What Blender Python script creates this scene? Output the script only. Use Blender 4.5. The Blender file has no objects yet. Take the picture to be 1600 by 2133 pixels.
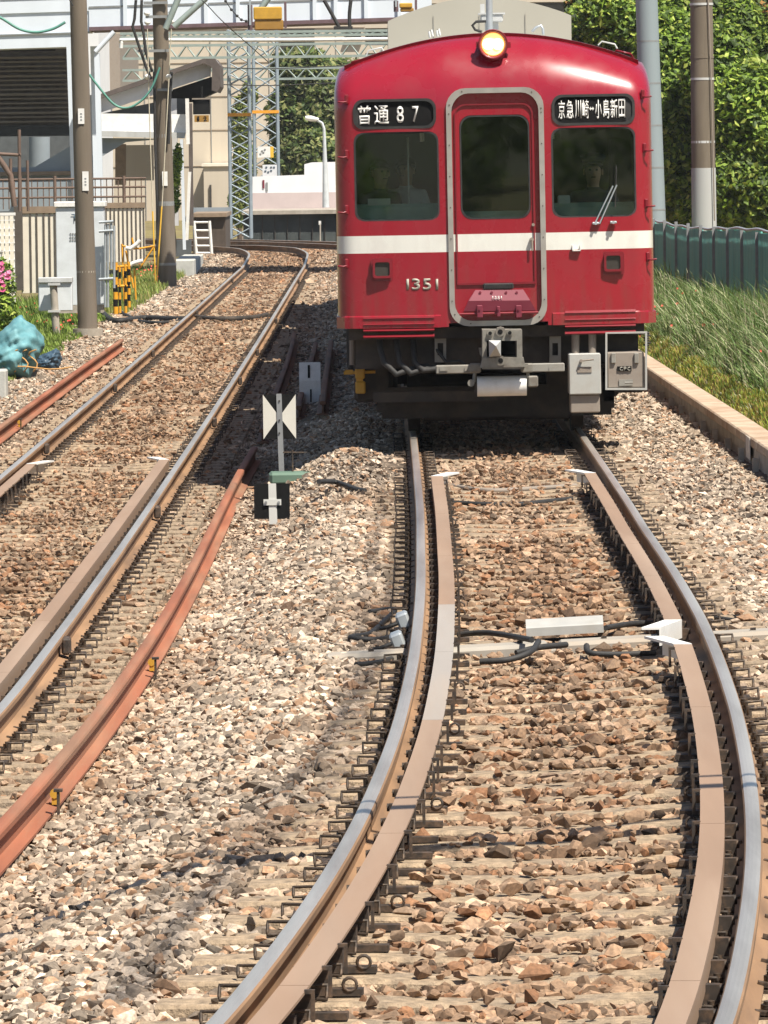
import bpy, bmesh, math, random
import numpy as np
from mathutils import Vector, Matrix
R=math.radians; rnd=random.Random(7); rng=np.random.default_rng(11)
sc=bpy.context.scene; COL=sc.collection
# ---------------------------------------------------------------- camera
FPX=14200.; YH=308.; HC=2.56
PITCH=math.atan((1066.5-YH)/FPX); ROLL=R(0.7)
cam=bpy.data.cameras.new('camera'); camo=bpy.data.objects.new('camera',cam); COL.objects.link(camo)
cam.sensor_fit='HORIZONTAL'; cam.sensor_width=36; cam.lens=36*FPX/1600; cam.clip_start=.5; cam.clip_end=3000
camo.matrix_world=Matrix.Translation((0,0,HC))@Matrix.Rotation(R(90)-PITCH,4,'X')@Matrix.Rotation(-ROLL,4,'Z')
sc.camera=camo
# ---------------------------------------------------------------- sky, sun, exposure
SUN=Vector((.38,-.45,1.0)).normalized()
w=bpy.data.worlds.new('World'); sc.world=w; w.use_nodes=True
nt=w.node_tree; bg=nt.nodes['Background']; sky=nt.nodes.new('ShaderNodeTexSky'); sky.sky_type='NISHITA'; sky.sun_disc=False
sky.sun_elevation=math.asin(SUN.z); sky.sun_rotation=math.atan2(SUN.x,SUN.y)%(2*math.pi)
nt.links.new(sky.outputs[0],bg.inputs[0]); bg.inputs[1].default_value=.066
sl=bpy.data.lights.new('sun','SUN'); sl.energy=5.0; sl.angle=R(.53); sl.color=(1,.93,.82)
so=bpy.data.objects.new('sun',sl); COL.objects.link(so); so.rotation_euler=SUN.to_track_quat('Z','Y').to_euler(); so.location=(10,-10,40)
sc.view_settings.view_transform='Standard'; sc.view_settings.look='None'; sc.view_settings.gamma=1; sc.view_settings.exposure=.68
sc.view_settings.use_curve_mapping=False
sc.cycles.max_bounces=6; sc.cycles.transparent_max_bounces=12; sc.cycles.use_denoising=True
# ---------------------------------------------------------------- pixel helpers (photo pixels, 1600 x 2133)
_fw=np.array([0,math.cos(PITCH),-math.sin(PITCH)]);_up=np.array([0,math.sin(PITCH),math.cos(PITCH)]);_rt=np.array([1.,0,0])
_r2=_rt*math.cos(ROLL)-_up*math.sin(ROLL);_u2=_up*math.cos(ROLL)+_rt*math.sin(ROLL)
def ray(u,v): return _fw+(u-800)/FPX*_r2+(1066.5-v)/FPX*_u2
def P(u,v,y):                                   # the point at distance y (along the track) seen at pixel u,v
    d=ray(u,v); t=y/d[1]; return Vector((d[0]*t,y,HC+d[2]*t))
def G(u,v,z):                                   # the point at height z
    d=ray(u,v); t=(z-HC)/d[2]; return Vector((d[0]*t,d[1]*t,z))
def S(y): return FPX/y
# ---------------------------------------------------------------- mesh builder
class MB:
    def __init__(s): s.v=[];s.f=[];s.m=[];s.sm=[]
    def add(s,vs,fs,mi=0,smooth=False):
        b=len(s.v); s.v.extend([tuple(p) for p in vs])
        for f in fs: s.f.append(tuple(b+i for i in f)); s.m.append(mi); s.sm.append(smooth)
        return s
    def box(s,c,d,rz=0,mi=0,bev=0,rx=0,ry=0):
        hx,hy,hz=d[0]/2,d[1]/2,d[2]/2
        M=Matrix.Translation(c)@Matrix.Rotation(rz,4,'Z')@Matrix.Rotation(ry,4,'Y')@Matrix.Rotation(rx,4,'X')
        b=min(bev,hx*.9,hy*.9,hz*.9)
        if b>0:
            vs=[];
            for sx in(-1,1):
                for sy in(-1,1):
                    for sz in(-1,1):
                        vs+= [(sx*hx,sy*(hy-b),sz*(hz-b)),(sx*(hx-b),sy*hy,sz*(hz-b)),(sx*(hx-b),sy*(hy-b),sz*hz)]
            bm=bmesh.new()
            for p in vs: bm.verts.new(M@Vector(p))
            bmesh.ops.convex_hull(bm,input=bm.verts)
            bmesh.ops.dissolve_limit(bm,angle_limit=.01,verts=bm.verts,edges=bm.edges)
            bm.verts.index_update()
            s.add([p.co[:] for p in bm.verts],[[q.index for q in f.verts] for f in bm.faces],mi); bm.free(); return s
        vs=[M@Vector((x*hx,y*hy,z*hz)) for x in(-1,1) for y in(-1,1) for z in(-1,1)]
        s.add(vs,[(0,1,3,2),(4,6,7,5),(0,4,5,1),(2,3,7,6),(0,2,6,4),(1,5,7,3)],mi); return s
    def pbox(s,u0,v0,u1,v1,y,dy,mi=0,bev=0,rz=0,org=(0,0,0)):   # front face covers the pixel rectangle at distance y
        c=P((u0+u1)/2,(v0+v1)/2,y)-Vector(org); k=y/FPX
        return s.box((c.x,c.y+dy/2,c.z),((u1-u0)*k,dy,(v1-v0)*k),rz,mi,bev)
    def tube(s,pts,r,n=8,mi=0,cap=True,smooth=True):
        pts=[Vector(p) for p in pts]; rs=r if isinstance(r,(list,tuple)) else [r]*len(pts)
        vs=[];N=len(pts); prev=None
        for i,p in enumerate(pts):
            t=(pts[min(i+1,N-1)]-pts[max(i-1,0)]).normalized()
            a=prev if prev is not None else (Vector((0,0,1)) if abs(t.z)<.9 else Vector((1,0,0)))
            x=(a-t*a.dot(t)).normalized(); prev=x; yv=t.cross(x)
            for k in range(n):
                q=2*math.pi*k/n; vs.append(p+(x*math.cos(q)+yv*math.sin(q))*rs[i])
        fs=[(i*n+k,i*n+(k+1)%n,(i+1)*n+(k+1)%n,(i+1)*n+k) for i in range(N-1) for k in range(n)]
        s.add(vs,fs,mi,smooth)
        if cap: s.add(vs[:n],[tuple(range(n))[::-1]],mi); s.add(vs[-n:],[tuple(range(n))],mi)
        return s
    def cyl(s,a,b,r,n=16,mi=0,r2=None): return s.tube([a,b],[r,r if r2 is None else r2],n,mi)
    def prism(s,poly,a,b,axis='Y',mi=0):
        # poly in the plane across the axis; Y: (x,z), Z: (x,y), X: (y,z)
        def q(p,t): return {'Y':(p[0],t,p[1]),'Z':(p[0],p[1],t),'X':(t,p[0],p[1])}[axis]
        n=len(poly); vs=[q(p,a) for p in poly]+[q(p,b) for p in poly]
        fs=[tuple(range(n)),tuple(range(2*n-1,n-1,-1))]+[(i,n+i,n+(i+1)%n,(i+1)%n) for i in range(n)]
        s.add(vs,fs,mi); return s
    def sheet(s,rows,mi=0,smooth=True):
        n=len(rows[0]); vs=[p for r in rows for p in r]
        s.add(vs,[(i*n+k,i*n+k+1,(i+1)*n+k+1,(i+1)*n+k) for i in range(len(rows)-1) for k in range(n-1)],mi,smooth); return s
    def build(s,name,mats,parent=None,loc=None,fix=True,**kw):
        me=bpy.data.meshes.new(name); me.from_pydata(s.v,[],s.f)
        for m in (mats if isinstance(mats,(list,tuple)) else [mats]): me.materials.append(m)
        me.polygons.foreach_set('material_index',s.m); me.polygons.foreach_set('use_smooth',s.sm)
        if fix:
            bm=bmesh.new(); bm.from_mesh(me); bmesh.ops.recalc_face_normals(bm,faces=bm.faces); bm.to_mesh(me); bm.free()
        o=bpy.data.objects.new(name,me); COL.objects.link(o)
        if parent: o.parent=parent
        if loc is not None: o.location=loc
        tag(o,**kw); return o
def tag(o,label=None,cat=None,group=None,kind=None):
    if label:o['label']=label
    if cat:o['category']=cat
    if group:o['group']=group
    if kind:o['kind']=kind
    return o
def empty(name,loc,label,cat,group=None,rot=(0,0,0)):
    o=bpy.data.objects.new(name,None); COL.objects.link(o); o.location=loc; o.rotation_euler=rot; o.empty_display_size=.2
    return tag(o,label,cat,group)
def copy_tree(o,parent=None):
    c=o.copy(); COL.objects.link(c)
    if parent: c.parent=parent
    for ch in list(o.children): copy_tree(ch,c)
    return c
def rrect(x0,z0,x1,z1,r,n=6):
    pts=[]
    for cx,cz,a0 in((x1-r,z1-r,0),(x0+r,z1-r,90),(x0+r,z0+r,180),(x1-r,z0+r,270)):
        for i in range(n+1):
            a=R(a0+90*i/n); pts.append((cx+r*math.cos(a),cz+r*math.sin(a)))
    return pts
# ---------------------------------------------------------------- materials
def mat(name,col,rough=.7,metal=0,var=.12,scale=6,col2=None,mix=.0,mscale=2,bump=0,bscale=40,coat=0,spec=.5,trans=0,emis=None,streak=False,attr=None,thr=(.45,.65)):
    m=bpy.data.materials.new(name); m.use_nodes=True; n=m.node_tree.nodes; l=m.node_tree.links; b=n['Principled BSDF']
    b.inputs['Roughness'].default_value=rough; b.inputs['Metallic'].default_value=metal
    b.inputs['Coat Weight'].default_value=coat; b.inputs['Coat Roughness'].default_value=.06; b.inputs['Specular IOR Level'].default_value=spec
    tc=n.new('ShaderNodeTexCoord'); mp=n.new('ShaderNodeMapping'); l.new(tc.outputs['Object'],mp.inputs[0])
    if streak=='y': mp.inputs['Scale'].default_value=(1,.07,1)
    elif streak: mp.inputs['Scale'].default_value=(1,1,.12)
    nz=n.new('ShaderNodeTexNoise'); nz.inputs['Scale'].default_value=scale; nz.inputs['Detail'].default_value=6; l.new(mp.outputs[0],nz.inputs[0])
    mr=n.new('ShaderNodeMapRange'); mr.inputs[1].default_value=.3; mr.inputs[2].default_value=.7; mr.inputs[3].default_value=1-var; mr.inputs[4].default_value=1+var
    l.new(nz.outputs[0],mr.inputs[0])
    vm=n.new('ShaderNodeVectorMath'); vm.operation='SCALE'; l.new(mr.outputs[0],vm.inputs['Scale'])
    src=None
    if attr:
        at=n.new('ShaderNodeAttribute'); at.attribute_name=attr; src=at.outputs['Color']
    if col2 is not None:
        n2=n.new('ShaderNodeTexNoise'); n2.inputs['Scale'].default_value=mscale; n2.inputs['Detail'].default_value=8; n2.inputs['Roughness'].default_value=.65; l.new(mp.outputs[0],n2.inputs[0])
        r2=n.new('ShaderNodeMapRange'); r2.inputs[1].default_value=thr[0]; r2.inputs[2].default_value=thr[1]; r2.inputs[4].default_value=mix; l.new(n2.outputs[0],r2.inputs[0])
        mx=n.new('ShaderNodeMix'); mx.data_type='RGBA'; mx.inputs[6].default_value=(*col,1); mx.inputs[7].default_value=(*col2,1); l.new(r2.outputs[0],mx.inputs[0])
        if src is not None: l.new(src,mx.inputs[6])
        src=mx.outputs[2]
    if src: l.new(src,vm.inputs[0])
    else: vm.inputs[0].default_value=col
    l.new(vm.outputs[0],b.inputs['Base Color'])
    if bump:
        n3=n.new('ShaderNodeTexNoise'); n3.inputs['Scale'].default_value=bscale; n3.inputs['Detail'].default_value=4; l.new(tc.outputs['Object'],n3.inputs[0])
        bp=n.new('ShaderNodeBump'); bp.inputs['Strength'].default_value=bump; bp.inputs['Distance'].default_value=.01; l.new(n3.outputs[0],bp.inputs['Height']); l.new(bp.outputs[0],b.inputs['Normal'])
    if trans:
        b.inputs['Transmission Weight'].default_value=0; 
        tl=n.new('ShaderNodeBsdfTranslucent'); l.new(vm.outputs[0],tl.inputs[0]); ms=n.new('ShaderNodeMixShader'); ms.inputs[0].default_value=trans
        l.new(b.outputs[0],ms.inputs[1]); l.new(tl.outputs[0],ms.inputs[2]); l.new(ms.outputs[0],n['Material Output'].inputs[0])
    if emis: b.inputs['Emission Color'].default_value=(*emis[0],1); b.inputs['Emission Strength'].default_value=emis[1]
    return m
def glassmat(name,tint,refl=.1):
    m=bpy.data.materials.new(name); m.use_nodes=True; n=m.node_tree.nodes; l=m.node_tree.links; n.remove(n['Principled BSDF'])
    t=n.new('ShaderNodeBsdfTransparent'); t.inputs[0].default_value=(*tint,1); g=n.new('ShaderNodeBsdfGlossy'); g.inputs['Roughness'].default_value=.02; g.inputs[0].default_value=(.9,1,.95,1)
    fr=n.new('ShaderNodeFresnel'); fr.inputs[0].default_value=1.5; ad=n.new('ShaderNodeMath'); ad.inputs[1].default_value=refl; l.new(fr.outputs[0],ad.inputs[0])
    mx=n.new('ShaderNodeMixShader'); l.new(ad.outputs[0],mx.inputs[0]); l.new(t.outputs[0],mx.inputs[1]); l.new(g.outputs[0],mx.inputs[2]); l.new(mx.outputs[0],n['Material Output'].inputs[0]); return m
M={}
M['ground']=mat('ground',(.11,.08,.055),.95,var=.35,scale=3,col2=(.17,.14,.11),mix=.8,mscale=1.2,bump=.6,bscale=25)  # base kept dark to stand for the shade in gaps between stones
M['stone']=mat('stone',(1,1,1),.9,var=.30,scale=75,attr='Col',col2=(.14,.10,.07),mix=.45,mscale=34,thr=(.52,.72))
M['sleeper']=mat('sleeper_concrete',(.35,.26,.17),.9,var=.35,scale=22,col2=(.17,.135,.10),mix=.75,mscale=6,bump=.9,bscale=90)
M['railhead']=mat('rail_head',(.72,.66,.58),.36,.75,var=.12,scale=5,col2=(.40,.34,.28),mix=.6,mscale=4,streak='y')
M['railrust']=mat('rail_side',(.28,.165,.088),.8,0,var=.25,scale=9,col2=(.13,.08,.05),mix=.6,mscale=5,streak='y')
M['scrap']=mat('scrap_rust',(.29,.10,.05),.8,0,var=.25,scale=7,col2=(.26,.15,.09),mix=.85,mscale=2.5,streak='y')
M['scrapshade']=mat('scrap_rust_shaded',(.17,.085,.05),.85,0,var=.25,scale=7,col2=(.30,.13,.06),mix=.6,mscale=2,streak='y')  # rust colour darkened for the loose rails in the train's shade
M['guard']=mat('guard_paint',(.29,.19,.125),.62,0,var=.12,scale=4,col2=(.35,.26,.19),mix=.6,mscale=1.3,streak='y')
M['guardpale']=mat('guard_pale',(.34,.305,.27),.6,0,var=.08,scale=5,col2=(.33,.25,.18),mix=.5,mscale=2,streak='y')
M['blackmetal']=mat('black_metal',(.045,.035,.028),.7,.2,var=.3,scale=30,col2=(.20,.12,.07),mix=.5,mscale=20)
M['clip']=mat('clip_metal',(.05,.036,.026),.6,.3,var=.3,scale=60,col2=(.16,.105,.065),mix=.6,mscale=30)
M['white']=mat('white_paint',(.80,.79,.75),.5,var=.05,scale=12,col2=(.55,.52,.46),mix=.3,mscale=8)
M['black']=mat('black_paint',(.010,.010,.010),.9,var=.2,spec=.15)
M['rubber']=mat('black_rubber',(.022,.022,.022),.7,var=.2,scale=20,col2=(.05,.045,.04),mix=.5,mscale=9)
M['galv']=mat('galvanised',(.46,.50,.52),.45,.45,var=.12,scale=10)
M['lightgrey']=mat('light_grey_paint',(.50,.51,.50),.5,var=.07,scale=6,col2=(.38,.37,.33),mix=.3,mscale=4,streak=True)
M['cabgrey']=mat('cabinet_grey',(.66,.70,.72),.5,var=.05,scale=5,col2=(.44,.45,.44),mix=.3,mscale=3)
M['conc']=mat('concrete',(.40,.36,.30),.9,var=.15,scale=8,col2=(.26,.22,.17),mix=.6,mscale=3,bump=.4,bscale=50)
M['conctop']=mat('concrete_cap',(.47,.37,.27),.9,var=.15,scale=8,col2=(.33,.21,.13),mix=.8,mscale=2.2,bump=.4,bscale=50)
M['pole']=mat('pole_concrete',(.16,.13,.095),.9,var=.22,scale=5,col2=(.15,.125,.10),mix=.8,mscale=2.4,streak=True,bump=.3,bscale=40)
M['teal']=mat('corrugated_teal',(.17,.50,.46),.6,var=.25,scale=3,col2=(.16,.28,.23),mix=.6,mscale=3,streak=True)
M['tarp']=mat('teal_tarp',(.10,.26,.29),.75,var=.25,scale=4,col2=(.22,.42,.44),mix=.6,mscale=5,bump=.9,bscale=9)
M['navy']=mat('dark_blue_plastic',(.05,.09,.13),.5,var=.2)
M['orange']=mat('orange_paint',(.75,.33,.03),.5,var=.1)
M['yellow']=mat('yellow_paint',(.80,.48,.05),.5,var=.1)
M['hivis']=mat('amber_yellow_paint',(.50,.28,.03),.55,var=.12)
M['bridge']=mat('pale_blue_steel',(.66,.72,.78),.5,var=.04,scale=2,col2=(.58,.63,.67),mix=.3,mscale=1.2,streak=True)
M['brdark']=mat('dark_flange',(.13,.08,.09),.7,var=.2)
M['darkwood']=mat('brown_louvre',(.13,.115,.10),.8,var=.2)
M['darkvoid']=mat('dark_interior',(.035,.04,.045),.9,var=.2)
M['beige']=mat('beige_wall',(.56,.49,.39),.9,var=.05,scale=1.5,col2=(.42,.37,.30),mix=.4,mscale=.6,streak=True)
M['cream']=mat('cream_panel',(.76,.70,.58),.85,var=.08,scale=4)
M['brownpost']=mat('brown_post',(.09,.075,.06),.85,var=.2)
M['rustthin']=mat('rusty_railing',(.15,.10,.075),.8,var=.2)
M['pinkwall']=mat('pink_wall',(.50,.42,.41),.9,var=.07,scale=2)
M['whitewall']=mat('white_wall',(.70,.71,.72),.9,var=.05,scale=2)
M['roofbrown']=mat('roof_edge_brown',(.10,.08,.07),.7,var=.2)
M['greybd']=mat('grey_board',(.52,.52,.53),.7,var=.06)
M['towersteel']=mat('tower_steel',(.31,.37,.41),.5,.2,var=.08)
M['truss']=mat('truss_green_grey',(.30,.36,.33),.6,.2,var=.1)
M['acbeige']=mat('roof_unit_paint',(.38,.36,.30),.6,var=.05,scale=3,col2=(.30,.28,.23),mix=.4,mscale=1.5)
M['under']=mat('underframe_dark',(.035,.03,.026),.8,var=.3,scale=5,col2=(.09,.065,.045),mix=.5,mscale=3)
M['undergrey']=mat('underframe_grey',(.26,.25,.22),.7,var=.12,scale=6,col2=(.17,.14,.11),mix=.5,mscale=5)
M['couple']=mat('coupler_grey',(.22,.21,.18),.6,.2,var=.15,scale=12,col2=(.12,.09,.07),mix=.5,mscale=9)
M['boxgrey']=mat('equipment_box_grey',(.42,.42,.39),.6,var=.06,scale=6,col2=(.30,.27,.23),mix=.4,mscale=6)
M['boxtan']=mat('equipment_box_tan',(.27,.23,.19),.7,var=.08,scale=6,col2=(.18,.14,.11),mix=.5,mscale=6)
M['steelband']=mat('steel_band',(.40,.38,.34),.45,.35,var=.15,scale=14,col2=(.22,.19,.16),mix=.5,mscale=7)
M['cabin']=mat('cab_interior',(.05,.06,.05),.9,var=.2,scale=2)
M['cabin2']=mat('cab_desk',(.34,.46,.42),.8,var=.2)
M['glass']=glassmat('cab_glass',(.82,.88,.84),.0)
M['lens']=mat('headlight_lens',(1,.85,.55),.2,emis=((1,.42,.08),1.1))
M['lenscore']=mat('headlight_core',(1,.95,.8),.2,emis=((1,.80,.42),2.4))
M['taillens']=mat('tail_lens',(.05,.045,.04),.15)
M['skin']=mat('skin',(.42,.27,.20),.6,var=.05)
M['uniform']=mat('dark_uniform',(.04,.045,.06),.9,var=.1)
M['shirt']=mat('pale_shirt',(.70,.72,.75),.9,var=.1)
M['hair']=mat('black_hair',(.015,.013,.012),.7)
M['leaf']=mat('leaf',(1,1,1),.6,var=.1,scale=30,attr='Col',trans=.35)
M['grass']=mat('grass_blade',(1,1,1),.7,var=.1,scale=30,attr='Col',trans=.3)
M['bark']=mat('bark',(.10,.07,.045),.9,var=.3,scale=8,bump=.5,bscale=20)
M['soil']=mat('soil',(.16,.12,.05),.95,var=.35,scale=2,col2=(.22,.20,.05),mix=.8,mscale=.8,bump=.5)
M['petal']=mat('petal',(1,1,1),.6,var=.05,attr='Col',trans=.3)
M['kstone']=mat('kerb_white_paint',(.62,.57,.50),.8,var=.1)
M['boxgrey2']=mat('steel_sleeper_paint',(.36,.33,.28),.7,var=.08,scale=6,col2=(.33,.26,.19),mix=.6,mscale=3)
M['white2']=mat('sign_white',(.62,.60,.52),.7,var=.04)
M['galvdull']=mat('dull_galvanised',(.25,.26,.26),.65,.2,var=.12,scale=12)
M['lightgrey2']=mat('pale_strip',(.58,.58,.54),.6,var=.06)
M['green']=mat('dull_green',(.11,.18,.13),.7,var=.1)
M['postgrey']=mat('grey_steel_pole',(.26,.31,.33),.6,.1,var=.06,scale=2,streak=True)
M['whiteband']=mat('whitewashed_concrete',(.42,.43,.42),.85,var=.06,scale=4,col2=(.30,.29,.27),mix=.4,mscale=2,streak=True)
M['ropeo']=mat('orange_rope',(.55,.30,.10),.8)
M['ropepale']=mat('pale_rope',(.55,.50,.38),.8)
M['galvconc']=mat('pale_concrete',(.46,.46,.42),.9,var=.12,scale=6,bump=.3)
M['orange2']=mat('amber_enamel',(.70,.33,.02),.5,var=.12,scale=14)
M['ochre']=mat('ochre_case',(.32,.17,.03),.6,var=.1)
M['capbrown']=mat('brown_cap',(.26,.19,.13),.85,var=.15,scale=6)
M['tealwire']=mat('green_wire',(.10,.28,.22),.5)
M['whitepipe']=mat('white_pipe',(.75,.75,.72),.4)
M['louv']=mat('louvre_slat',(.16,.14,.12),.8,var=.1)
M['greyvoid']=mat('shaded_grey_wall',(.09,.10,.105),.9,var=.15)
M['greyblue']=mat('grey_blue_sheet',(.24,.28,.31),.7,var=.1,scale=2)
M['whitewall2']=mat('bright_white_board',(.85,.85,.83),.6)
M['brownblk']=mat('dark_brown_block',(.08,.06,.045),.9,var=.2)
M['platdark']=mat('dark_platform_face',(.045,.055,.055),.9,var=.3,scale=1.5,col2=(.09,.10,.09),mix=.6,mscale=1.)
M['lampwhite']=mat('lamp_post_grey',(.50,.53,.54),.5)
M['boxwhite']=mat('detector_white',(.40,.395,.37),.6,var=.08,scale=9,col2=(.36,.33,.27),mix=.4,mscale=6)
# train paint: red with a white belt
def trainpaint():
    m=mat('train_paint',(.28,.009,.022),.24,var=.05,scale=2,coat=.6,spec=.35,bump=.10,bscale=2.6); n=m.node_tree.nodes; l=m.node_tree.links; b=n['Principled BSDF']
    tc=[q for q in n if q.type=='TEX_COORD'][0]; sx=n.new('ShaderNodeSeparateXYZ'); l.new(tc.outputs['Object'],sx.inputs[0])
    a=n.new('ShaderNodeMath'); a.operation='GREATER_THAN'; a.inputs[1].default_value=1.643; c=n.new('ShaderNodeMath'); c.operation='LESS_THAN'; c.inputs[1].default_value=1.796
    e=n.new('ShaderNodeMath'); e.operation='MULTIPLY'; l.new(sx.outputs[2],a.inputs[0]); l.new(sx.outputs[2],c.inputs[0]); l.new(a.outputs[0],e.inputs[0]); l.new(c.outputs[0],e.inputs[1])
    old=b.inputs['Base Color'].links[0].from_socket; mx=n.new('ShaderNodeMix'); mx.data_type='RGBA'; mx.inputs[7].default_value=(.72,.72,.66,1)
    l.new(e.outputs[0],mx.inputs[0]); l.new(old,mx.inputs[6])
    # road dirt towards the sill
    nz=n.new('ShaderNodeTexNoise'); nz.inputs['Scale'].default_value=3.5; nz.inputs['Detail'].default_value=7; l.new(tc.outputs['Object'],nz.inputs[0])
    r=n.new('ShaderNodeMapRange'); r.inputs[1].default_value=.5; r.inputs[2].default_value=.8; r.inputs[4].default_value=.25; l.new(nz.outputs[0],r.inputs[0])
    lo=n.new('ShaderNodeMapRange'); lo.inputs[1].default_value=1.65; lo.inputs[2].default_value=.95; lo.inputs[3].default_value=.12; lo.inputs[4].default_value=1.; l.new(sx.outputs[2],lo.inputs[0])
    mp2=n.new('ShaderNodeMapping'); mp2.inputs['Scale'].default_value=(9,9,1.1); l.new(tc.outputs['Object'],mp2.inputs[0]); nz2=n.new('ShaderNodeTexNoise'); nz2.inputs['Scale'].default_value=1.6; nz2.inputs['Detail'].default_value=6; l.new(mp2.outputs[0],nz2.inputs[0])
    r5=n.new('ShaderNodeMapRange'); r5.inputs[1].default_value=.42; r5.inputs[2].default_value=.75; r5.inputs[4].default_value=.75; l.new(nz2.outputs[0],r5.inputs[0])
    ml=n.new('ShaderNodeMath'); ml.operation='MULTIPLY'; l.new(lo.outputs[0],ml.inputs[0]); l.new(r5.outputs[0],ml.inputs[1]); mxx=n.new('ShaderNodeMath'); mxx.operation='MAXIMUM'; l.new(ml.outputs[0],mxx.inputs[0]); l.new(r.outputs[0],mxx.inputs[1])
    m2=n.new('ShaderNodeMix'); m2.data_type='RGBA'; m2.inputs[7].default_value=(.17,.055,.045,1); l.new(mxx.outputs[0],m2.inputs[0]); l.new(mx.outputs[2],m2.inputs[6]); l.new(m2.outputs[2],b.inputs['Base Color'])
    r3=n.new('ShaderNodeMapRange'); r3.inputs[1].default_value=.35; r3.inputs[2].default_value=.75; r3.inputs[3].default_value=.18; r3.inputs[4].default_value=.42; l.new(nz.outputs[0],r3.inputs[0]); l.new(r3.outputs[0],b.inputs['Roughness'])
    return m
M['red']=trainpaint()
M['redplain']=mat('red_fitting',(.19,.006,.014),.4,var=.06,scale=5,coat=.3)
M['reddull']=mat('dull_crimson',(.17,.018,.036),.6,var=.06,scale=6)
# ---------------------------------------------------------------- alignments
_ry=np.array([10,14,18,20,22,24,26,28,30,32,34,36,40,44,48,52,56,60,200,320.])
_rx=np.array([-.95,-.42,.035,.245,.405,.539,.645,.727,.795,.845,.887,.917,.961,.985,1.005,1.012,1.017,1.02,1.02,1.02])
_ly=np.array([10,20,25,30,35,40,46,52,60,172,175])
_lx=np.array([-4.4,-3.4,-3.08,-2.87,-2.735,-2.69,-2.66,-2.64,-2.625,-2.625,-2.625])
def smoothtab(ys,xs,lo,hi,step=.5,win=3):
    t=np.arange(lo,hi,step); m=np.gradient(xs,ys); k=np.clip(np.searchsorted(ys,t,side='right')-1,0,len(ys)-2); h=ys[k+1]-ys[k]; a=np.clip((t-ys[k])/h,0,1)
    v=(2*a**3-3*a**2+1)*xs[k]+(a**3-2*a**2+a)*h*m[k]+(-2*a**3+3*a**2)*xs[k+1]+(a**3-a**2)*h*m[k+1]
    vp=np.pad(v,win//2,mode='reflect',reflect_type='odd'); return t,np.convolve(vp,np.ones(win)/win,'valid')
RY,RX=smoothtab(_ry,_rx,10,320); LY,LX=smoothtab(_ly,_lx,10,175)
def cR(y): return np.interp(y,RY,RX)
def cL(y): return np.interp(y,LY,LX)
ZL=-.29
def cant(y): return np.interp(y,[14,20,24,28,32,36,40,46],[.0,.012,.028,.05,.065,.07,.045,0])
def zL(y): return np.interp(y,[160,166,172,176,182,190,200,215],[ZL,ZL,-.20,-.13,-.067,-.10,-.215,-.25])
def sstep(t): t=np.clip(t,0,1); return t*t*(3-2*t)
def terrain(x,y):
    x=np.asarray(x,float); y=np.asarray(y,float)
    dR=x-cR(y)
    z=-.211-.307*sstep((-dR-1.2)/1.2)-.012*np.exp(-((dR/.5)**2))*0
    z=z-.02*sstep((dR-1.1)/.3)                         # slope from the near line down to the far line
    z=z+.19*np.exp(-((x+.42)/.62)**2-((y-57.6)/1.6)**2)        # heap of ballast by the signs
    z=z+.03*np.exp(-((dR+1.2)/.3)**2)*np.clip((y-32)/6,0,1)
    dL=x-cL(y); z=z+.010*np.exp(-(dL/.95)**6)*np.clip((175-y)/10,0,1)
    z=z+cant(y)*np.clip((dR+.75)/1.5,0,1.15)
    far=np.interp(y,[160,166,172,176,182,190,200,215],[0,0,.09,.16,.22,.19,.07,.0]); z=z+far*sstep((-dR-1)/1.)
    z=z+(.30+.0*x)*sstep((x-3.25)/.3)+.10*sstep((x-3.8)/2.)     # bank on the right
    return z
# ---------------------------------------------------------------- ground sheet
def build_ground():
    xs=np.concatenate([[-2500,-600,-150,-50,-25,-15],np.arange(-11,-5,.5),np.arange(-5,4.6,.12),np.arange(4.6,9,.4),[12,20,50,150,600,2500]])
    ys=np.concatenate([[-400,-50,0,8],np.arange(14,78,.16),np.arange(78,220,.6),[230,260,320,500,1000,3000]])
    X,Y=np.meshgrid(xs,ys); Z=terrain(X,Y)
    fine=(np.abs(X)<9)&(Y>10)&(Y<80); Z=Z+np.where(fine,rng.normal(0,.006,X.shape),0)
    n=len(xs); me=bpy.data.meshes.new('ground')
    V=np.stack([X,Y,Z],-1).reshape(-1,3); i,j=np.meshgrid(np.arange(len(ys)-1),np.arange(n-1),indexing='ij'); a=i*n+j
    F=np.stack([a,a+1,a+n+1,a+n],-1).reshape(-1,4)
    me.from_pydata(V.tolist(),[],F.tolist()); me.materials.append(M['ground']); me.materials.append(M['soil'])
    cx=V[F].mean(1); soil=((cx[:,0]<-5.1)&(cx[:,1]>86))|(cx[:,0]>3.45)
    me.polygons.foreach_set('material_index',soil.astype(int).tolist())
    o=bpy.data.objects.new('ground',me); COL.objects.link(o); tag(o,kind='structure')
build_ground()
# ---------------------------------------------------------------- sleepers: positions first, the ballast needs them
SP=.6
def sleeper_rows(track):
    if track=='R': return np.arange(18.7,64,SP)
    return np.arange(31.2,165,SP)
SR=sleeper_rows('R'); SLW=sleeper_rows('L')
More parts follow.
